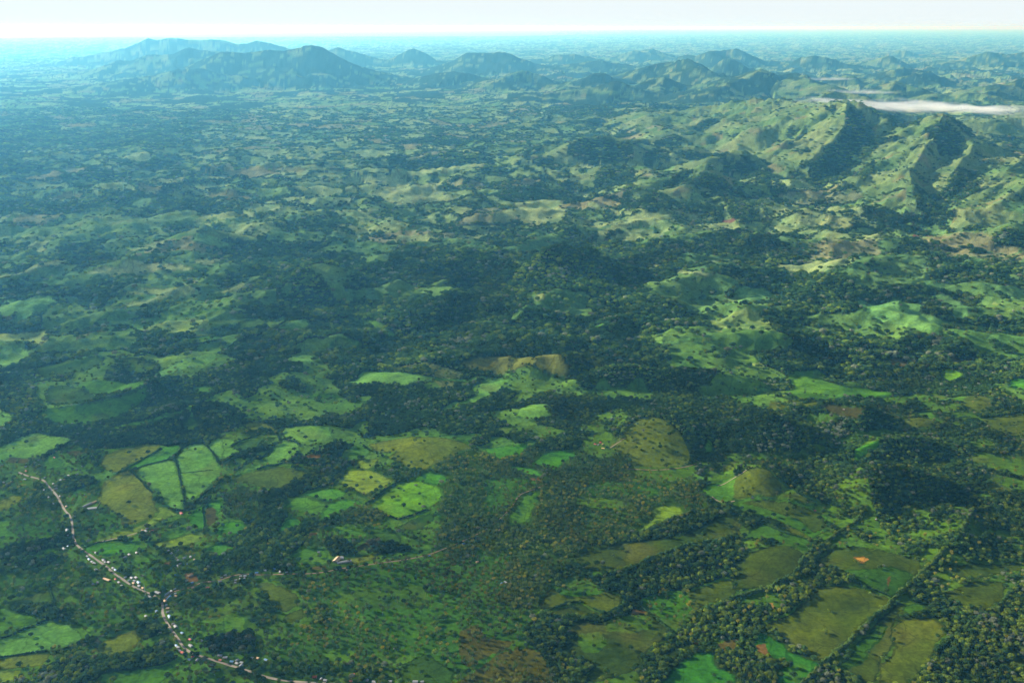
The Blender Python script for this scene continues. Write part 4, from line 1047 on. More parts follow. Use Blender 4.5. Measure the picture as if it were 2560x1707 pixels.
def house_parts(L, Wd, H, rise, roof, wall):
    """walls with gables, two-slope roof with eaves, ridge cap, door, windows - all in the house's own axes"""
    M = Mesh()
    a, b = L / 2, Wd / 2
    v = [(-a, -b, -1.5), (a, -b, -1.5), (a, b, -1.5), (-a, b, -1.5), (-a, -b, H), (a, -b, H), (a, b, H), (-a, b, H), (-a, 0, H + rise), (a, 0, H + rise)]
    M.add(v, [(0, 1, 5, 4), (2, 3, 7, 6), (1, 2, 6, 9, 5), (3, 0, 4, 8, 7)])
    out = [('wall', M.make('wall', wall))]
    e = .55; M = Mesh(); th = .16
    dz = rise / b * e
    for s in (-1, 1):
        lo = [(-a - e, s * (b + e), H - dz + .05), (a + e, s * (b + e), H - dz + .05), (a + e, 0, H + rise + .05), (-a - e, 0, H + rise + .05)]
        up = [(x, y, z + th) for x, y, z in lo]
        M.add(lo + up, [(0, 1, 2, 3), (4, 7, 6, 5), (0, 4, 5, 1), (1, 5, 6, 2), (2, 6, 7, 3), (3, 7, 4, 0)])
    out.append(('roof', M.make('roof', roof)))
    for dx, dy in ((-a * .2, -b - .03), (a * .35, b + .03)):
        M = Mesh(); M.box((dx, dy, 0), (1.0, .08, 2.1)); out.append(('door', M.make('door', DOOR)))
    M = Mesh()
    M.box((-a * .68, -b - .03, 1.0), (1.2, .07, 1.1)); out.append(('window', M.make('window', GLASS)))
    M = Mesh(); M.box((a * .55, -b - .03, 1.0), (1.2, .07, 1.1)); out.append(('window', M.make('window', GLASS)))
    M = Mesh(); M.box((-a - .03, 0, 1.0), (.07, 1.2, 1.1)); out.append(('window', M.make('window', GLASS)))
    return out

_hm = {}
def house_kit(size, rc, wi):
    k = (size, rc, wi)
    if k not in _hm:
        L, Wd, H, rise = {'small': (7.5, 5.5, 2.7, 1.3), 'middling': (10.5, 6.5, 2.9, 1.5), 'large': (17, 9, 3.6, 2.0), 'long': (24, 6.5, 3.0, 1.3)}[size]
        _hm[k] = house_parts(L, Wd, H, rise, ROOFS[rc][1], WALLS[wi])
    return _hm[k]

# place: (frame, "x,y,roof[,size[,turn]] ...", phrase, group)
HOUSES = [
 ('Z1', "235,460,w 240,502,r 230,575,w 110,595,y 35,602,g 405,672,w 410,560,w 355,400,w 355,440,w 490,617,w", 'in the hamlet at the road\'s upper end', 'houses at the upper end of the village road'),
 ('Z1', "630,540,w,m 655,556,w 700,485,w 755,456,w 705,530,w,m 590,572,t 558,585,w 845,365,w", 'among trees above the school compound', 'houses among the trees above the school compound'),
 ('Z1', "510,660,w,m 540,732,w 450,742,g 490,795,w 770,717,w 590,830,t", 'along the road left of the school compound', 'houses along the road beside the school compound'),
 ('Z1', "615,1042,w,l 592,1212,w,m 628,1195,b,m 665,1190,g 628,1092,w 880,1250,w", 'beside the road between palm grove and bright strip', 'houses beside the road by the palm grove'),
 ('Z2', "818,426,b,m 845,455,w 866,470,w,m 800,400,g 945,440,w,m 962,456,w 992,456,g 884,526,w,m 1145,405,w 1187,390,w 1255,372,g", 'by the road just below the bright strip field', 'houses by the road below the bright strip field'),
 ('Z2', "980,616,t,o 892,640,w 858,660,w 1030,514,w 1052,528,b,m 1060,612,r 1092,640,w 1120,668,g", 'left of the road above the mast', 'houses left of the road above the mast'),
 ('Z2', "1150,598,w 1180,628,w 1212,604,g 1216,654,t 1246,600,g 1272,642,b,m 1300,692,t 1306,582,w 1256,680,w 1234,628,w", 'in the row right of the road above the mast', 'houses in the row right of the road above the mast'),
 ('Z2', "1440,735,w,l 1370,772,w,m 1540,746,w,o 1532,788,b,o 1502,812,t 1610,740,w 1612,770,t 1600,700,w 1580,715,w", 'at the bend beside the mast', 'houses at the road bend beside the mast'),
 ('Z2', "1522,850,g 1545,915,w,m 1550,955,b,l 1345,965,w,o 1438,910,b 1590,1022,w 1612,1046,w,m 1672,1106,b 1540,880,t", 'along the straight road below the mast', 'houses along the straight road below the mast'),
 ('Z2', "1745,1166,r 1750,1222,w,m 1850,1170,w 1636,1242,w 1620,1226,b 1672,1282,r 1648,1262,g 1740,1346,b 1766,1326,r 1812,1352,g", 'where the road turns towards the lower edge', 'houses where the road turns near the lower edge'),
 ('Z2', "2020,1312,w,m 2052,1332,w,m 2030,1348,r 2150,1366,b,m 2200,1386,w 2340,1336,w", 'above the road near the lower edge', 'houses above the road near the lower edge'),
 ('Z2', "1545,352,w 1590,405,w,m 1612,416,w 1635,436,w 1572,376,g 1652,470,w 1636,490,w 1726,472,b 1786,432,t 1690,415,w 1750,405,w 1630,345,g", 'in the hamlet among trees right of the road', 'houses in the hamlet right of the village road'),
 ('Z2', "1620,570,b,m 1745,577,t,l 1757,646,b,m 1770,686,t 1906,686,r,m 2070,580,w 2042,605,w 2230,586,w 2190,622,w 2020,636,w 1942,630,t 2170,632,g", 'along the reddish lane', 'houses along the reddish lane'),
 ('Z4', "300,552,b 375,532,w 460,520,b 515,540,w,m 576,546,g 176,586,w 116,626,w 182,610,w", 'above the reddish lane by the dark wood', 'houses above the reddish lane by the dark wood'),
 ('Z4', "870,366,w 1075,405,w 1120,527,t", 'on the lawn near the orange roofed estate house', 'outbuildings near the orange roofed estate house'),
 ('Z4', "285,1336,t 385,1352,b,m 100,1365,g 136,1386,w 158,1404,w", 'on the wooded bank above the lower road', 'houses on the wooded bank above the lower road'),
 ('Z4', "830,1512,r,m 900,1530,g 922,1538,g 1166,1546,r 1186,1486,r 1316,1541,w 1380,1556,g,m 1526,1552,w 1756,1556,w,m 1820,1556,w", 'at the lower edge under the palms', 'houses at the lower edge under the palms'),
 ('Z4', "1570,1240,w 1885,400,b 2200,290,b 2325,456,t", 'alone inside the palm plantation', 'lone houses inside the palm plantation'),
 ('Z5', "176,160,t 225,640,w 272,656,w,m 206,645,b", 'in the dark palm wood', 'houses in the dark palm wood'),
 ('Z7', "1060,547,r,m 1086,552,w 1102,541,r,m 1122,548,y 1130,586,y,m", 'at the farmstead under the olive hill', 'farmstead buildings under the olive hill'),
 ('Z8', "645,1032,r 1145,1100,w 880,208,w", 'in the hills on the right', 'lone houses in the hills on the right'),
 ('Z1', "1335,1052,w,m 1392,1056,r,m 1312,1046,t 1350,1030,g", 'at the farm behind the bright strip field', 'farm buildings behind the bright strip field'),
 ('Z1', "1664,892,r,l 500,378,r", 'beside the mint green pastures', 'red roofed barns beside the mint pastures'),
]
ORD = ['first', 'second', 'third', 'fourth', 'fifth', 'sixth', 'seventh', 'eighth', 'ninth', 'tenth', 'eleventh', 'twelfth']
SIZES = {'s': 'small', 'm': 'middling', 'l': 'large', 'o': 'long'}
def road_turn(x, y):
    best = (1e9, 0)
    for k in ('main', 'lane'):
        X, Y = ROADXY[k]
        d = np.hypot(X - x, Y - y); i = int(d.argmin()); i = min(max(i, 1), len(X) - 2)
        if d.min() < best[0]:
            best = (d.min(), math.atan2(Y[i + 1] - Y[i - 1], X[i + 1] - X[i - 1]))
    return best[1]
_list = []
for fr, s, phrase, group in HOUSES:
    for tok in s.split():
        c = tok.split(',')
        u, v = uv(fr, float(c[0]), float(c[1]))
        _list.append([u, v, c[2], SIZES[c[3]] if len(c) > 3 else 'small', phrase, group])
HX, HY = hit(np.array([r[0] for r in _list]), np.array([r[1] + 2 for r in _list]))
HZ = height(HX, HY)
# nobody's house stands on the road: move it off to its side
for i in range(len(_list)):
    for k in ('main', 'lane'):
        X, Y = ROADXY[k]
        d = np.hypot(X - HX[i], Y - HY[i]); j = int(d.argmin())
        need = ROADW[k] / 2 + {'small': 5.0, 'middling': 6.0, 'large': 8.0, 'long': 6.5}[_list[i][3]]
        if d[j] < need:
            ux, uy = (HX[i] - X[j]) / (d[j] + 1e-6), (HY[i] - Y[j]) / (d[j] + 1e-6)
            HX[i] = X[j] + ux * need; HY[i] = Y[j] + uy * need
# nor inside another house
for _ in range(30):
    for i in range(len(_list)):
        for j in range(i):
            d = math.hypot(HX[i] - HX[j], HY[i] - HY[j])
            need = {'small': 4.9, 'middling': 6.4, 'large': 9.8, 'long': 12.6}
            n = need[_list[i][3]] + need[_list[j][3]]
            if 'long' in (_list[i][3], _list[j][3]): n *= .72
            if d < n:
                k = (n - d) / 2 / (d + 1e-3)
                ax, ay = (HX[i] - HX[j]) * k, (HY[i] - HY[j]) * k
                HX[i] += ax; HY[i] += ay; HX[j] -= ax; HY[j] -= ay
HZ = height(HX, HY)
counts = {}
for i in sorted(range(len(_list)), key=lambda i: _list[i][0]):
    r = _list[i]; counts.setdefault((r[2], r[3], r[4]), []).append(i)
for i, (u, v, rc, size, phrase, group) in enumerate(_list):
    same = counts[(rc, size, phrase)]
    lab = f'{size} {ROOFS[rc][0]}-roofed house {phrase}'
    if len(same) > 1:
        lab += f', {ORD[same.index(i)]} from left'
    rng = np.random.default_rng(900 + i)
    turn = road_turn(HX[i], HY[i]) + rng.normal() * .14 + (math.pi / 2 if rng.random() < .3 and size != 'long' else 0)
    root = link('house', None)
    root.location = (HX[i], HY[i], HZ[i]); root.rotation_euler = (0, 0, turn)
    f = .68 + .26 * rng.random(); root.scale = (f, f, f)
    tag(root, lab, 'house', group)
    for nm, me in house_kit(size, rc, 1 if rc in 'ty' else int(rng.integers(0, 4))):
        link(nm, me, root)
    CLEAR.append((HX[i], HY[i], {'small': 5.0, 'middling': 6.5, 'large': 11, 'long': 10}[size]))
    # the view of the house is open on the camera's side
    d = math.hypot(HX[i], HY[i])
    CLEAR.append((HX[i] - HX[i] / d * 7, HY[i] - HY[i] / d * 7, 4.5))

# ---- the larger compounds
def at(fr, x, y):
    u, v = uv(fr, x, y); X, Y = hit(np.array([u]), np.array([v])); return float(X[0]), float(Y[0]), float(height(X, Y)[0])
def big_house(name, fr, x, y, turn, dims, rc, wi, label, cat, group=None):
    X, Y, Z = at(fr, x, y)
    root = link(name, None); root.location = (X, Y, Z); root.rotation_euler = (0, 0, turn)
    tag(root, label, cat, group)
    for nm, me in house_parts(*dims, ROOFS[rc][1], WALLS[wi]): link(nm, me, root)
    for a in np.linspace(-.5, .5, 5):
        CLEAR.append((X + math.cos(turn) * a * dims[0], Y + math.sin(turn) * a * dims[0], dims[1] * .5 + 8))
    d = math.hypot(X, Y)
    for q in (1, 2, 3): CLEAR.append((X - X / d * 9 * q, Y - Y / d * 9 * q, 12))
    return root
big_house('school_block', 'Z1', 845, 855, .25, (24, 9, 3.6, 1.2), 'w', 0, 'white-roofed school block at the front of its compound', 'school', 'school compound buildings')
big_house('school_block', 'Z1', 800, 822, 1.05, (26, 7, 3.4, 1.4), 'w', 0, 'long pale school block along the left side of its compound', 'school', 'school compound buildings')
big_house('school_block', 'Z1', 850, 806, .95, (24, 7, 3.4, 1.5), 't', 1, 'tan-roofed school block in the middle of its compound', 'school', 'school compound buildings')
X, Y, Z = at('Z1', 905, 815)
M = Mesh(); M.box((0, 0, -1), (.3, 36, 3.2))
o = link('school_wall', M.make('school_wall', WALLS[0])); o.location = (X, Y, Z); o.rotation_euler = (0, 0, .12); tag(o, 'pale wall closing the school compound towards the olive pasture', 'wall')
X, Y, Z = at('Z1', 655, 905)
M = Mesh(); M.box((0, 0, -1), (.3, 26, 2.6))
o = link('road_wall', M.make('road_wall', WALLS[1])); o.location = (X + 7, Y, Z); o.rotation_euler = (0, 0, .18); tag(o, 'sunlit ochre wall beside the road below the school', 'wall')
big_house('estate_house', 'Z4', 1036, 448, 1.25, (20, 13, 4.2, 3.0), 't', 0, 'large orange-roofed estate house on the lawn in the lower middle', 'house', 'estate buildings on the lawn')
big_house('estate_wing', 'Z4', 1105, 462, .35, (34, 6, 3.0, 1.2), 'w', 0, 'long low white wing stretching right from the orange-roofed estate house', 'house', 'estate buildings on the lawn')
big_house('estate_annex', 'Z4', 1070, 430, .35, (14, 8, 3.4, 1.4), 'w', 0, 'white-roofed annex behind the orange-roofed estate house', 'house', 'estate buildings on the lawn')

# ---- the mast at the bend
X, Y, Z = at('Z2', 1336, 768)
MET = plain('galvanised_steel', (.42, .42, .42), .5, .15, .6, .4)
root = link('radio_mast', None); root.location = (X, Y, Z); tag(root, 'slim grey lattice radio mast rising beside the bend of the road', 'mast')
Hm = 30.0
cor = [(math.cos(a), math.sin(a)) for a in (0, 2.094, 4.189)]
for c in cor:
    M = Mesh(); M.tube([(c[0] * 1.1, c[1] * 1.1, -.5), (c[0] * .5, c[1] * .5, Hm)], [.20, .14], 6); link('leg', M.make('leg', MET), root)
for k in range(10):
    z0, z1 = Hm * k / 10, Hm * (k + 1) / 10
    r0, r1 = 1.1 - .6 * k / 10, 1.1 - .6 * (k + 1) / 10
    M = Mesh()
    for i in range(3):
        a, b = cor[i], cor[(i + 1) % 3]
        M.tube([(a[0] * r0, a[1] * r0, z0), (b[0] * r1, b[1] * r1, z1)], [.07, .07], 4)
    link('brace', M.make('brace', MET), root)
M = Mesh(); M.tube([(0, 0, Hm - 1), (0, 0, Hm + 4)], [.10, .05], 6); link('antenna', M.make('antenna', MET), root)
# ------------------------------------------------------------------ woods and palms
def pick(x, y, far=False):
    h, hm, _ = height(x, y, True)
    c, pt, pp = cover(x, y, hm, 4.0)
    r = RNG.random(len(x))
    k = np.where(r < pt, 1, np.where(r < pt + pp, 2, 0))
    if not far:
        k = np.where(keep_clear(x, y), k, 0)
    return h, k, pt

def tints(x, y, palm=False):
    n = len(x)
    a = fbm(x, y, 260, 3, 151); b = RNG.random(n); c = RNG.random(n)
    u, v = to_uv(x, y, np.zeros(n))
    warm = sstep(2600, 1700, y) * sstep(-400, 900, x)          # the lower right wood is lusher and yellower
    if palm:
        base = np.array((.110, .150, .018)); alt = np.array((.190, .180, .020)); dk = np.array((.056, .095, .015))
    else:
        base = np.array((.074, .140, .024)); alt = np.array((.150, .205, .020)); dk = np.array((.032, .074, .018))
    t = np.clip(.35 + a * .9 + (b - .5) * .9 + warm * .35, 0, 1)[:, None]
    col = dk * (1 - t) + base * t
    y_ = (np.clip(b - .72 + a * .4 + warm * .35, 0, .3) / .3)[:, None]
    col = col * (1 - y_) + alt * y_
    if not palm:
        g = ((c > .965) | ((fbm(x, y, 140, 2, 161) > .42) & (c > .55)))[:, None]
        col = np.where(g, np.array((.165, .190, .115)), col)      # pale greyish crowns
    far_ = sstep(2800, 3800, y)
    md = 1 + .6 * far_
    lum = np.clip(1 + .22 * far_ + md * (.9 * fbm(x, y, 420, 3, 171) + .55 * fbm(x, y, 110, 2, 177)), .42, 2.3)[:, None]
    return col * lum * (.8 + .4 * RNG.random((n, 1)))

xa, ya = ring(1480, 3500, 8.6)
ha, ka, pa = pick(xa, ya)
xb, yb = ring(3500, 8200, 15.0)
hb, kb, _ = pick(xb, yb, True)
xc, yc = ring(8200, 15500, 30)
hc_, kc, _ = pick(xc, yc, True)

def nearest(kind, n):
    i = np.flatnonzero(ka == kind)
    u, v = to_uv(xa[i], ya[i], ha[i] + 4)
    ok = (u > -5) & (u < 2565) & (v < 1712)
    i = i[ok]
    d = np.hypot(np.hypot(xa[i], ya[i]), CAMZ - ha[i])
    return i[np.argsort(d)[:n]]

MARKS = [(60, 1680, 'at the lower left corner'), (190, 1675, "in the dark belt left of the road's lower end"), (350, 1690, 'below the road near the lower left edge'), (560, 1650, 'on the wooded bank above the lower road'),
 (740, 1690, 'beside the lower road under the palms'), (900, 1690, 'among the houses at the lower edge'), (1090, 1690, 'at the lower edge left of the rust brown grove'), (1280, 1670, 'in the rust brown palm grove at the lower edge'),
 (1410, 1660, 'in the tree belt left of the round pasture'), (1520, 1690, 'on the round olive pasture near the lower edge'), (1640, 1670, 'in the belt between round pasture and vivid green crop'), (1770, 1690, 'beside the vivid green crop at the lower edge'),
 (1860, 1670, 'in the tree line beside the dark green strip'), (2040, 1690, 'where the long hedge meets the lower edge'), (2190, 1690, 'on the yellowish pasture right of the long hedge'), (2320, 1680, 'at the edge of the lower right wood'), (2500, 1670, 'in the lower right corner wood'),
 (2450, 1560, 'beside the dark hedge at the lower right'), (1650, 1560, 'right of the round olive pasture'), (1300, 1560, 'in the dark palms left of the round pasture'), (1000, 1560, 'in the palm plantation near the lower edge'), (150, 1560, 'beside the mint pastures at the lower left')]
FORM = ['round', 'spreading', 'tall', 'full', 'knobbly']
def tone(c):
    if c[2] > .08: return 'pale grey-green'
    if c[1] > .155: return 'yellow-green'
    return 'mid green' if c[1] > .10 else 'dark green'
def mark(u, v):
    return min(MARKS, key=lambda m: (m[0] - u) ** 2 + ((m[1] - v) * 1.5) ** 2)[2]

CROWN_SRC, TRUNK_SRC, PC_SRC, PT_SRC = {}, {}, {}, {}
def plant_tree(x, y, z, s, var, rot, col, label, group):
    root = link('tree', None); root.location = (x, y, z); root.rotation_euler = (0, 0, rot); root.scale = (s, s, s)
    tag(root, label, 'tree', group)
    for nm, me, src in (('crown', CROWNS[var], CROWN_SRC), ('trunk', TRUNKS[var], TRUNK_SRC)):
        o = link(nm, me, root); o['tint'] = tuple(float(q) for q in col); src.setdefault(var, o)
def plant_palm(x, y, z, s, var, rot, col, label, group):
    root = link('palm_tree', None); root.location = (x, y, z); root.rotation_euler = (0, 0, rot); root.scale = (s, s, s)
    tag(root, label, 'palm tree', group)
    for nm, me, src in (('crown', PCROWN[var], PC_SRC), ('trunk', PTRUNK[var], PT_SRC)):
        o = link(nm, me, root); o['tint'] = tuple(float(q) for q in col); src.setdefault(var, o)

# trees that stand alone in the pastures
LONE = [('Z1', 1185, 805, 5.5, 'dark tree alone in the middle of the large olive pasture'), ('Z1', 1110, 530, 6, 'broad tree at the top corner of the large olive pasture'), ('Z1', 1135, 518, 5, 'smaller tree at the top corner of the large olive pasture'),
 ('Z1', 1435, 790, 7.5, 'tallest tree of the clump between olive and mint pastures'), ('Z1', 1470, 770, 6, 'right-hand tree of the clump between olive and mint pastures'), ('Z1', 1415, 775, 5, 'left-hand tree of the clump between olive and mint pastures'),
 ('Z1', 1187, 348, 5.5, 'round tree alone on the upper olive pasture'), ('Z1', 1795, 318, 4.5, 'small tree alone on the upper mint pasture'), ('Z1', 245, 250, 6, 'spreading tree on the mint field at the far left'), ('Z1', 125, 302, 3.2, 'small bush on the mint field at the far left'),
 ('Z1', 935, 1255, 6, 'round tree on the bright strip field beside the road'), ('Z1', 1330, 1150, 8, 'big dark tree below the red-roofed farm'), ('Z1', 1300, 1130, 7, 'lower dark tree left of the red-roofed farm'), ('Z1', 1360, 1030, 6, 'tree standing behind the red-roofed farm'),
 ('Z1', 1975, 1165, 6, 'round tree on the bright field with long shadows'), ('Z1', 1870, 1200, 7, 'dark tree left on the bright field with long shadows'), ('Z1', 2180, 1015, 4.5, 'small tree on the bright green field beside the palm wood'), ('Z1', 2060, 1100, 4, 'bush on the bright green field beside the palm wood'),
 ('Z1', 1990, 710, 6, 'tree at the lower right corner of the mint pastures'), ('Z2', 285, 1140, 5, 'bush in the middle of the lower mint pasture'), ('Z2', 960, 1232, 4.5, 'bush on the small olive field near the lower road'), ('Z2', 490, 1262, 4.5, 'tree at the lower edge of the mint pasture'),
 ('Z3', 1350, 585, 5.5, 'tree on the yellow-green field with scattered bushes'), ('Z3', 1220, 650, 5, 'bush low on the yellow-green field'), ('Z3', 1115, 660, 7.5, 'big tree at the lower corner of the yellow-green field'), ('Z3', 1600, 385, 4.5, 'bush near the left end of the broad olive field'),
 ('Z3', 1815, 420, 5, 'bush low on the broad olive field'), ('Z3', 1720, 435, 4, 'small bush at the foot of the broad olive field'), ('Z3', 1750, 240, 6.5, 'tree near the top of the broad olive field'), ('Z3', 1840, 240, 5, 'tree right of another near the top of the broad olive field'),
 ('Z3', 750, 215, 7, 'round tree on the mint field under the wood'), ('Z3', 645, 315, 6, 'dark tree at the right edge of the small mint field'), ('Z3', 605, 355, 6, 'dark tree beside the lower edge of the small mint field'), ('Z3', 1120, 325, 8, 'wide dark tree at the left of the small green field'),
 ('Z3', 800, 1335, 6, 'tree on the lawn left of the estate house'), ('Z3', 690, 1330, 6, 'tree on the far left of the estate lawn'), ('Z3', 880, 1295, 5, 'tree near the small house on the estate lawn'), ('Z3', 965, 1370, 6.5, 'tree below the estate house'), ('Z3', 760, 1200, 6.5, 'tree at the top of the estate lawn'),
 ('Z3', 860, 1060, 6.5, 'tree beside the patch of orange soil'), ('Z3', 1350, 1180, 8, 'tall tree beside the brown ploughed patch'), ('Z3', 1830, 840, 5, 'tree at the lower tip of the vivid yellow-green field'),
 ('Z5', 860, 1320, 6, 'dark tree on the left of the round olive pasture'), ('Z5', 700, 1075, 6.5, 'round tree at the top left of the round olive pasture'), ('Z5', 1385, 1255, 5.5, 'tree on the right of the round olive pasture'), ('Z5', 1160, 1480, 6, 'tree low on the round olive pasture'), ('Z5', 1640, 1140, 5.5, 'tree at the right edge of the round olive pasture'),
 ('Z5', 820, 320, 8, 'bright round tree at the foot of the palm wood'), ('Z5', 1460, 270, 5, 'round bush at the tip of the hedge under the yellow-green slope'), ('Z5', 1900, 160, 5, 'lone tree below the hedge of the yellow-green slope'), ('Z5', 985, 500, 6.5, 'left tree of three on the dark sloping meadow'), ('Z5', 1070, 485, 6.5, 'middle tree of three on the dark sloping meadow'), ('Z5', 1125, 490, 6, 'right tree of three on the dark sloping meadow'),
 ('Z5', 1225, 412, 4, 'bush alone on the dark sloping meadow'), ('Z5', 1965, 830, 4.5, 'small tree on the olive slope beside scattered palms'), ('Z5', 250, 960, 7.5, 'broad dark tree on the grass below the dark palms'),
 ('Z6', 370, 195, 4, 'bush on the green slope below the upper meadow'), ('Z6', 590, 295, 6, 'round tree on the meadow left of the long hedge'), ('Z6', 930, 570, 8.5, 'dark bushy tree at the left end of the bush line'), ('Z6', 160, 920, 9, 'big round tree at the corner of the dark wood'), ('Z6', 465, 1350, 6.5, 'dark tree on the dark green strip at the lower edge'),
 ('Z6', 370, 1330, 4.5, 'pale bush on the dark green strip at the lower edge'), ('Z6', 735, 1005, 2.6, 'tiny pale bush in the middle of the hedged pasture'), ('Z6', 1470, 395, 4, 'bush on the slope right of the orange plot'),
 ('Z8', 50, 1020, 5, 'dark tree at the left of the bare upper meadow'), ('Z8', 305, 1080, 6, 'left tree of the group on the upper meadow'), ('Z8', 270, 1110, 5.5, 'lowest tree of the group on the upper meadow'), ('Z8', 415, 1045, 6.5, 'middle tree of the group on the upper meadow'), ('Z8', 410, 1085, 6.5, 'near tree of the group on the upper meadow'), ('Z8', 475, 1030, 6, 'rightmost tree of the group on the upper meadow'), ('Z8', 820, 1090, 5, 'tree beside the small bare slope below the hill wood'),
 ('Z7', 460, 1030, 8, 'round tree on the grass beside the track bend'), ('Z7', 665, 1000, 9, 'wide round tree inside the track bend'), ('Z7', 1350, 380, 7, 'tree on the left shoulder of the olive hill'), ('Z7', 1300, 395, 7, 'tree lower on the left shoulder of the olive hill'), ('Z7', 1505, 385, 5, 'bush near the top of the olive hill'), ('Z7', 1605, 430, 4, 'bush in the middle of the olive hill'), ('Z7', 1500, 440, 4.5, 'bush below the top of the olive hill'), ('Z7', 1515, 515, 5, 'bush halfway down the olive hill'), ('Z7', 1410, 530, 5, 'bush on the lower left of the olive hill'), ('Z7', 1700, 590, 5, 'bush on the lower right of the olive hill'), ('Z7', 1390, 435, 4.5, 'bush on the left slope of the olive hill'),
 ('L6', 540 + 0, 22 + 0, 0, '')]
LONE = [l for l in LONE if l[3] > 0]
uv_ = [uv(l[0], l[1], l[2]) for l in LONE]
LX, LY = hit(np.array([a for a, b in uv_]), np.array([b for a, b in uv_]))
LZ = height(LX, LY)
lt = tints(LX, LY)
for i, l in enumerate(LONE):
    plant_tree(LX[i], LY[i], LZ[i], l[3], i % 5, i * 1.3, lt[i] * .9, l[4], 'trees standing alone in the pastures')

used = np.zeros(len(xa), bool)
it = nearest(1, 298 - len(LONE)); used[it] = True
ct = tints(xa[it], ya[it])
ut, vt = to_uv(xa[it], ya[it], ha[it])
for j, i in enumerate(it):
    var = int(RNG.integers(0, 5)); s = 3.7 + 2.6 * RNG.random() ** 1.4
    ph = mark(ut[j], vt[j])
    plant_tree(xa[i], ya[i], ha[i], s, var, RNG.random() * 6.28, ct[j], f'{tone(ct[j])} {FORM[var]} tree {ph}', f'trees {ph}')
ip = nearest(2, 298); used[ip] = True
cp = tints(xa[ip], ya[ip], True)
up_, vp_ = to_uv(xa[ip], ya[ip], ha[ip])
PFORM = ['straight', 'short', 'tall leaning']
for j, i in enumerate(ip):
    var = int(RNG.integers(0, 3)); ph = mark(up_[j], vp_[j])
    plant_palm(xa[i], ya[i], ha[i], .85 + .35 * RNG.random(), var, RNG.random() * 6.28, cp[j], f'{"golden" if cp[j][0] > .14 else "green"} {PFORM[var]} palm {ph}', f'palms {ph}')

def scatter(name, x, y, z, size, rot, var, col, sources, label, cat):
    me = bpy.data.meshes.new(name)
    n = len(x)
    me.vertices.add(n)
    me.vertices.foreach_set('co', np.stack([x, y, z], 1).astype(np.float32).ravel())
    for nm, tp, arr in (('size', 'FLOAT_VECTOR', size), ('turn', 'FLOAT_VECTOR', rot)):
        a = me.attributes.new(nm, tp, 'POINT'); a.data.foreach_set('vector', arr.astype(np.float32).ravel())
    a = me.attributes.new('variant', 'INT', 'POINT'); a.data.foreach_set('value', var.astype(np.int32))
    a = me.attributes.new('tint', 'FLOAT_COLOR', 'POINT'); a.data.foreach_set('color', np.concatenate([col, np.ones((n, 1))], 1).astype(np.float32).ravel())
    me.update()
    o = link(name, me)
    g = bpy.data.node_groups.new(name, 'GeometryNodeTree')
    g.interface.new_socket('Geometry', in_out='INPUT', socket_type='NodeSocketGeometry')
    g.interface.new_socket('Geometry', in_out='OUTPUT', socket_type='NodeSocketGeometry')
    N = g.nodes.new
    gi, go = N('NodeGroupInput'), N('NodeGroupOutput')
    jn = N('GeometryNodeJoinGeometry')
    for srcs in sources:
        j2 = N('GeometryNodeJoinGeometry')
        for s in srcs:
            oi = N('GeometryNodeObjectInfo'); oi.transform_space = 'ORIGINAL'; oi.inputs[0].default_value = s
            g.links.new(oi.outputs['Geometry'], j2.inputs[0])
        gti = N('GeometryNodeGeometryToInstance'); g.links.new(j2.outputs[0], gti.inputs[0])
        g.links.new(gti.outputs[0], jn.inputs[0])
    iop = N('GeometryNodeInstanceOnPoints'); iop.inputs['Pick Instance'].default_value = True
    def attr(nm, tp):
        a = N('GeometryNodeInputNamedAttribute'); a.data_type = tp; a.inputs['Name'].default_value = nm; return a.outputs['Attribute']
    e2r = N('FunctionNodeEulerToRotation')
    g.links.new(attr('turn', 'FLOAT_VECTOR'), e2r.inputs[0])
    g.links.new(gi.outputs[0], iop.inputs['Points']); g.links.new(jn.outputs[0], iop.inputs['Instance'])
    g.links.new(attr('variant', 'INT'), iop.inputs['Instance Index'])
    g.links.new(e2r.outputs[0], iop.inputs['Rotation']); g.links.new(attr('size', 'FLOAT_VECTOR'), iop.inputs['Scale'])
    g.links.new(iop.outputs[0], go.inputs[0])
    md = o.modifiers.new('plants', 'NODES'); md.node_group = g
    return tag(o, label, cat, kind='stuff')

def turns(n):
    r = np.zeros((n, 3)); r[:, 2] = RNG.random(n) * 6.283; return r
def sizes(n, lo, hi, flat=1.0, pw=1.5):
    s = lo + (hi - lo) * RNG.random(n) ** pw
    return np.stack([s * (.9 + .2 * RNG.random(n)), s * (.9 + .2 * RNG.random(n)), s * flat * (.85 + .3 * RNG.random(n))], 1)

i = np.flatnonzero((ka == 1) & ~used)
x_, y_, z_ = np.concatenate([xa[i], xb[kb == 1]]), np.concatenate([ya[i], yb[kb == 1]]), np.concatenate([ha[i], hb[kb == 1]])
sz = np.concatenate([sizes(len(i), 3.0, 7.0, 1.0, 2.0), sizes(int((kb == 1).sum()), 6.0, 13.5, .85, 1.8)])
TSRC = [(CROWN_SRC[k], TRUNK_SRC[k]) for k in sorted(CROWN_SRC)]
scatter('woodland', x_, y_, z_ - .3, sz, turns(len(x_)), RNG.integers(0, 5, len(x_)), tints(x_, y_), TSRC, 'dark green woodland of countless broad trees between the fields', 'woodland')
i = np.flatnonzero((ka == 2) & ~used)
x_, y_, z_ = np.concatenate([xa[i], xb[kb == 2]]), np.concatenate([ya[i], yb[kb == 2]]), np.concatenate([ha[i], hb[kb == 2]])
s = .8 + .45 * RNG.random(len(x_)); s[len(i):] *= 1.25
PSRC = [(PC_SRC[k], PT_SRC[k]) for k in sorted(PC_SRC)]
scatter('palm_woodland', x_, y_, z_, np.stack([s, s, s], 1), turns(len(x_)), RNG.integers(0, 3, len(x_)), tints(x_, y_, True), PSRC, 'countless coconut palms in plantations and palm woods around the village', 'palm woodland')
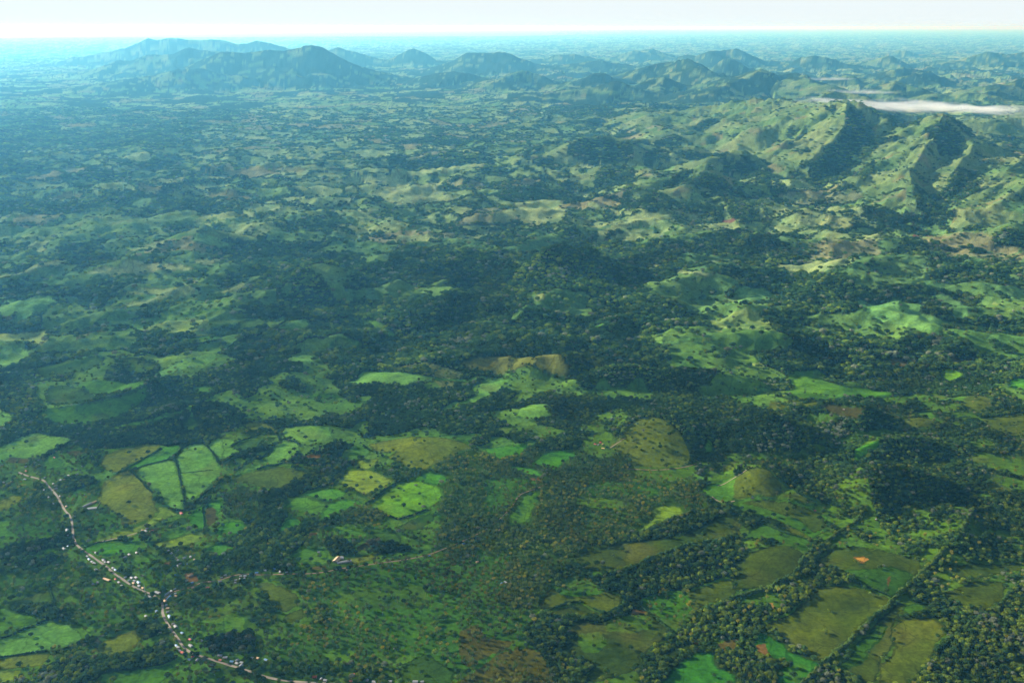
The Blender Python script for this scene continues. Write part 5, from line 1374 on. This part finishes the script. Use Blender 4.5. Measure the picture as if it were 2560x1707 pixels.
m = kc == 1
scatter('far_woodland', xc[m], yc[m], hc_[m] - 2, sizes(int(m.sum()), 12, 21, .55), turns(int(m.sum())), RNG.integers(0, 5, int(m.sum())), tints(xc[m], yc[m]), [(CROWN_SRC[k],) for k in sorted(CROWN_SRC)], 'far woods in the gullies and between pale fields', 'woodland')
print('PLANTS', (ka == 1).sum(), (ka == 2).sum(), (kb == 1).sum(), m.sum(), len(xa), len(xb), len(xc))

# ------------------------------------------------------------------ hedges
HEDGES = [
 ('Z6', "545,1410 720,1245 860,1120 1000,985 1200,800 1300,705 1430,585 1560,465 1700,310 1830,185 1890,60 1930,-30", 5.0, 'long bright hedge running diagonally up the lower right', (.075, .125, .022)),
 ('Z6', "-20,700 120,670 250,630 380,570 470,515 530,420 570,365 650,305 760,235 850,170 930,110 1020,40", 4.8, 'tall uneven hedge bending up between the olive meadows', (.060, .110, .024)),
 ('Z6', "1640,1140 1760,1040 1900,930 2050,830 2180,745 2290,610 2370,530", 4.6, 'hedge beside the dark wood at the far lower right', (.055, .105, .024)),
 ('Z6', "72,905 55,980 40,1080 15,1180 -15,1260", 4.6, 'bright steep hedge left of the dark green strip', (.055, .115, .028)),
 ('Z6', "880,525 960,570 1060,610 1130,640 1200,668 1265,692", 3.0, 'line of bushes crossing to the long hedge', (.040, .085, .024)),
 ('Z6', "165,955 300,1025 440,1095 580,1165 715,1230", 1.3, 'low thin fence-line hedge under the hedged pasture', (.045, .070, .025)),
 ('Z6', "830,1270 900,1310 980,1370 1040,1420", 1.8, 'short low hedge below the long hedge', (.045, .095, .025)),
 ('Z6', "40,20 120,45 200,80 300,130 400,170 520,200 600,235 700,230", 2.6, 'bushy line round the foot of the green meadow', (.050, .105, .028)),
 ('Z5', "1440,205 1530,180 1600,140 1700,90 1800,50 1880,25 1960,-10", 4.4, 'sunlit hedge along the yellow-green slope', (.070, .120, .026)),
 ('Z5', "1160,585 1300,530 1450,480 1560,430 1680,380 1800,340 1900,315 2050,285 2200,255 2352,205", 4.4, 'dense sunlit hedge below the dark sloping meadow', (.060, .115, .026)),
 ('Z5', "640,890 720,870 800,835 870,825 940,825", 3.2, 'hedge across the small olive meadow', (.040, .080, .024)),
 ('Z5', "1040,880 1100,905 1170,925 1240,900 1310,860 1330,800", 3.6, 'curved bright hedge round the small olive meadow', (.055, .115, .026)),
 ('Z5', "1460,850 1560,930 1640,1000 1700,1050 1720,1080", 3.2, 'hedge along the right side of the round pasture', (.055, .110, .026)),
 ('Z1', "1200,490 1260,560 1320,620 1360,670 1400,705", 3.2, 'hedge between the olive pasture and the mint pasture', (.040, .085, .026)),
 ('Z1', "1605,385 1630,470 1650,560 1665,640 1690,740 1700,850", 2.6, 'straight hedge splitting the two mint pastures', (.045, .095, .028)),
 ('Z1', "1600,375 1640,330 1690,270 1700,240", 3.4, 'short hedge rising from the mint pastures to the wood', (.040, .085, .026)),
 ('Z1', "1870,250 1920,300 1960,350 2000,410 2025,450", 3.0, 'hedge at the right of the upper mint pasture', (.042, .088, .026)),
 ('Z1', "1650,525 1760,515 1860,505 1960,495", 1.4, 'thin hedge across the right mint pasture', (.042, .088, .026)),
 ('Z1', "1180,470 1260,430 1340,380 1420,340 1470,300", 2.4, 'hedge between upper olive and bright green fields', (.042, .085, .026)),
 ('Z1', "1240,490 1340,450 1450,420 1590,380", 2.0, 'low hedge under the bright green field', (.048, .10, .028)),
 ('Z1', "2010,420 2130,370 2230,330 2350,300", 3.2, 'dark double hedge at the right of the mint pastures', (.032, .068, .022)),
 ('Z1', "400,370 480,320 560,280 640,240 700,210", 3.2, 'hedge along the lower edge of the far left mint field', (.034, .075, .024)),
 ('Z1', "1540,845 1620,860 1690,870 1740,830 1830,760 1900,690 2000,620 2050,590", 3.4, 'wavy hedge closing the mint pastures below', (.042, .088, .026)),
 ('Z1', "770,1205 900,1165 1010,1150 1110,1135", 1.8, 'hedge along the farm track', (.040, .085, .024)),
 ('Z1', "1860,840 1870,920 1875,1000 1870,1080", 2.0, 'thin upright hedge beside the bright green plots', (.055, .12, .03)),
 ('Z2', "-10,1165 100,1130 200,1085 310,1040 390,1000", 3.4, 'dark hedge above the lower mint pasture', (.032, .070, .022)),
 ('Z2', "-10,1335 150,1310 300,1290 430,1278", 2.4, 'dark hedge under the lower mint pasture', (.032, .070, .022)),
 ('Z2', "470,1300 560,1270 660,1230 760,1190 850,1150", 3.2, 'hedge from the mint pasture to the palms', (.034, .072, .024)),
 ('Z2', "450,660 470,720 490,780 515,835", 1.6, 'thin bright hedge right of the dark square field', (.055, .11, .03)),
 ('Z3', "65,270 160,230 260,190 330,165", 2.8, 'dark hedge above the upper right mint field', (.034, .072, .024)),
 ('Z3', "10,420 120,380 250,330 380,285 480,245", 3.0, 'long dark hedge between mint and dark fields', (.034, .072, .024)),
 ('Z3', "170,90 230,125 330,170", 2.2, 'short hedge at the top of the upper mint field', (.038, .08, .024)),
 ('Z3', "460,110 490,170 510,220 560,210 640,235 700,265", 3.0, 'curving hedge between the small mint fields', (.040, .082, .026)),
 ('Z3', "100,500 200,430 270,385 330,400 400,340 470,270", 3.0, 'wavy dark hedge below the dark field', (.034, .072, .024)),
 ('Z3', "310,490 390,460 480,450 570,420 640,400", 3.0, 'hedge under the small mint field', (.034, .072, .024)),
 ('Z3', "1280,265 1320,300 1370,325", 2.4, 'short bright hedge at the right of the small green field', (.050, .10, .03)),
 ('Z3', "1300,810 1380,750 1450,690 1530,650 1610,600 1680,560", 3.6, 'bushy hedge along the left of the vivid field', (.045, .095, .026)),
 ('Z3', "1480,910 1600,950 1720,910 1860,855", 3.0, 'dark hedge along the lower edge of the vivid field', (.030, .062, .022)),
 ('Z8', "250,690 310,740 360,800 440,850 520,900 600,940 660,965", 2.2, 'green line of bushes down the side of the bare hill', (.050, .12, .035)),
 ('Z8', "2000,275 2100,265 2220,240 2330,228", 3.6, 'hedge above the olive pasture at the far right', (.045, .095, .028)),
 ('L5', "1090,385 1050,420 1010,450", 4.0, 'bright hedge corner above the dark wooded bank', (.05, .10, .035)),
 ('L5', "1200,370 1270,330 1340,290 1350,270", 4.0, 'dark hedge along the left of the pale sloping field', (.034, .072, .026)),
 ('L5', "160,445 300,445 440,440 600,440 760,430 880,420 1000,390", 4.4, 'long dark hedge across the middle left woods', (.032, .068, .026)),
]
def hedge(fr, s, r, label, colr, seed):
    P = parse(s)
    us, vs = zip(*[uv(fr, x, y) for x, y in P])
    X, Y = hit(np.array(us), np.array(vs))
    d = np.concatenate([[0], np.cumsum(np.hypot(np.diff(X), np.diff(Y)))])
    rng = np.random.default_rng(seed)
    if fr in ('Z6', 'Z5') and r > 4: r *= 1.18
    step = max(1.7, r * .75)
    q = np.arange(0, d[-1], step)
    q = q[rng.random(len(q)) > .05]
    x = np.interp(q, d, X) + rng.normal(size=len(q)) * r * .22 + fbm(q, q * 0, 60, 2, 5) * r * .8; y = np.interp(q, d, Y) + rng.normal(size=len(q)) * r * .22
    z = height(x, y)
    x0, y0, z0 = x[0], y[0], z[0]
    M = Mesh()
    for a, b, c in zip(x - x0, y - y0, z - z0):
        k = r * (.55 + .55 * rng.random() ** 1.3)
        M.blob((a, b, c + k * .75), k, .28, rng, ICO1, 1.05)
        for _ in range(2):
            an = rng.random() * 6.28
            M.blob((a + math.cos(an) * k * .7, b + math.sin(an) * k * .7, c + k * (.6 + .9 * rng.random())), k * .5, .3, rng, ICO1)
    o = link('hedge', M.make('hedge', LEAF)); o.location = (x0, y0, z0)
    o['tint'] = tuple(colr)
    tag(o, label, 'hedge', 'hedges between the fields')
for n, h_ in enumerate(HEDGES):
    hedge(*h_, 3000 + n)

# ------------------------------------------------------------------ clouds lying on the ridge
def cloud(fr, ax, ay, bx, by, D, ry, rz, dens, label, seed, name='cloud', group='clouds lying on the right-hand ridge'):
    a, b = uv(fr, ax, ay), uv(fr, bx, by)
    sx, sz = slopes(np.array([a[0], b[0]]), np.array([a[1], b[1]]))
    P0 = np.array((sx[0] * D[0], D[0], CAMZ + sz[0] * D[0])); P1 = np.array((sx[1] * D[1], D[1], CAMZ + sz[1] * D[1]))
    L = np.linalg.norm(P1 - P0); mid = (P0 + P1) / 2
    M = Mesh(); n, k = 40, 16; vs = []
    rng = np.random.default_rng(seed)
    for i in range(n + 1):
        t = i / n
        e = max(.02, (4 * t * (1 - t)) ** .35) * (1 + .15 * math.sin(t * 17 + seed))
        for j in range(k):
            an = 2 * math.pi * j / k
            vs.append(((t - .5) * L, math.cos(an) * ry * e * 1.25, math.sin(an) * rz * e * 1.25))
    fs = [(i * k + j, i * k + (j + 1) % k, (i + 1) * k + (j + 1) % k, (i + 1) * k + j) for i in range(n) for j in range(k)]
    fs += [tuple(reversed(range(k))), tuple(n * k + j for j in range(k))]
    m, t, o_ = material('cloud_vapour')
    tc = t.nodes.new('ShaderNodeTexCoord')
    def mapping(scale):
        mp = t.nodes.new('ShaderNodeMapping'); mp.inputs['Scale'].default_value = scale
        t.links.new(tc.outputs['Object'], mp.inputs['Vector']); return mp.outputs[0]
    nz = t.nodes.new('ShaderNodeTexNoise'); nz.inputs['Scale'].default_value = 1.0; nz.inputs['Detail'].default_value = 4; nz.inputs['Roughness'].default_value = .6
    t.links.new(mapping((1 / 420, 1 / 200, 1 / 60)), nz.inputs['Vector'])
    ln = t.nodes.new('ShaderNodeVectorMath'); ln.operation = 'LENGTH'
    t.links.new(mapping((1.0 / (L * .5), 1 / ry, 1 / rz)), ln.inputs[0])
    m1 = t.nodes.new('ShaderNodeMath'); m1.operation = 'MULTIPLY_ADD'; m1.inputs[1].default_value = 3.4; m1.inputs[2].default_value = -.9
    t.links.new(nz.outputs[0], m1.inputs[0])
    m2 = t.nodes.new('ShaderNodeMath'); m2.operation = 'SUBTRACT'
    t.links.new(m1.outputs[0], m2.inputs[0]); t.links.new(ln.outputs['Value'], m2.inputs[1])
    mr = t.nodes.new('ShaderNodeMapRange'); mr.interpolation_type = 'SMOOTHSTEP'
    mr.inputs[1].default_value = -.15; mr.inputs[2].default_value = .75; mr.inputs[3].default_value = 0; mr.inputs[4].default_value = dens
    t.links.new(m2.outputs[0], mr.inputs[0])
    pv = t.nodes.new('ShaderNodeVolumePrincipled'); pv.inputs['Color'].default_value = (.86, .93, 1.0, 1); pv.inputs['Absorption Color'].default_value = (1, 1, 1, 1); pv.inputs['Anisotropy'].default_value = .3
    t.links.new(mr.outputs[0], pv.inputs['Density']); t.links.new(pv.outputs[0], o_.inputs['Volume'])
    M.add(vs, fs)
    o = link(name, M.make(name, m, True)); o.location = mid
    dx = (P1 - P0) / L
    yv = np.array((-dx[1], dx[0], 0)); yv /= np.linalg.norm(yv); zv = np.cross(dx, yv)
    o.rotation_euler = Matrix((dx, yv, zv)).transposed().to_euler()
    tag(o, label, name, group)
cloud('M2', 250, 258, 2750, 372, (10750, 10300), 420, 60, .0048, 'long thin white cloud lying over the big right-hand ridge', 1)
cloud('M2', 590, 168, 1260, 190, (13300, 13200), 300, 26, .0022, 'short faint cloud just behind the long white cloud', 2)
cloud('M2', 370, 62, 900, 66, (17200, 17000), 350, 26, .0015, 'smallest wispy cloud beside the dark far crest', 3)
cloud('L6', 1415, 132, 1480, 116, (4720, 4740), 30, 26, .006, 'small thin wisp of smoke rising from the woods right of centre', 4, 'smoke', None)
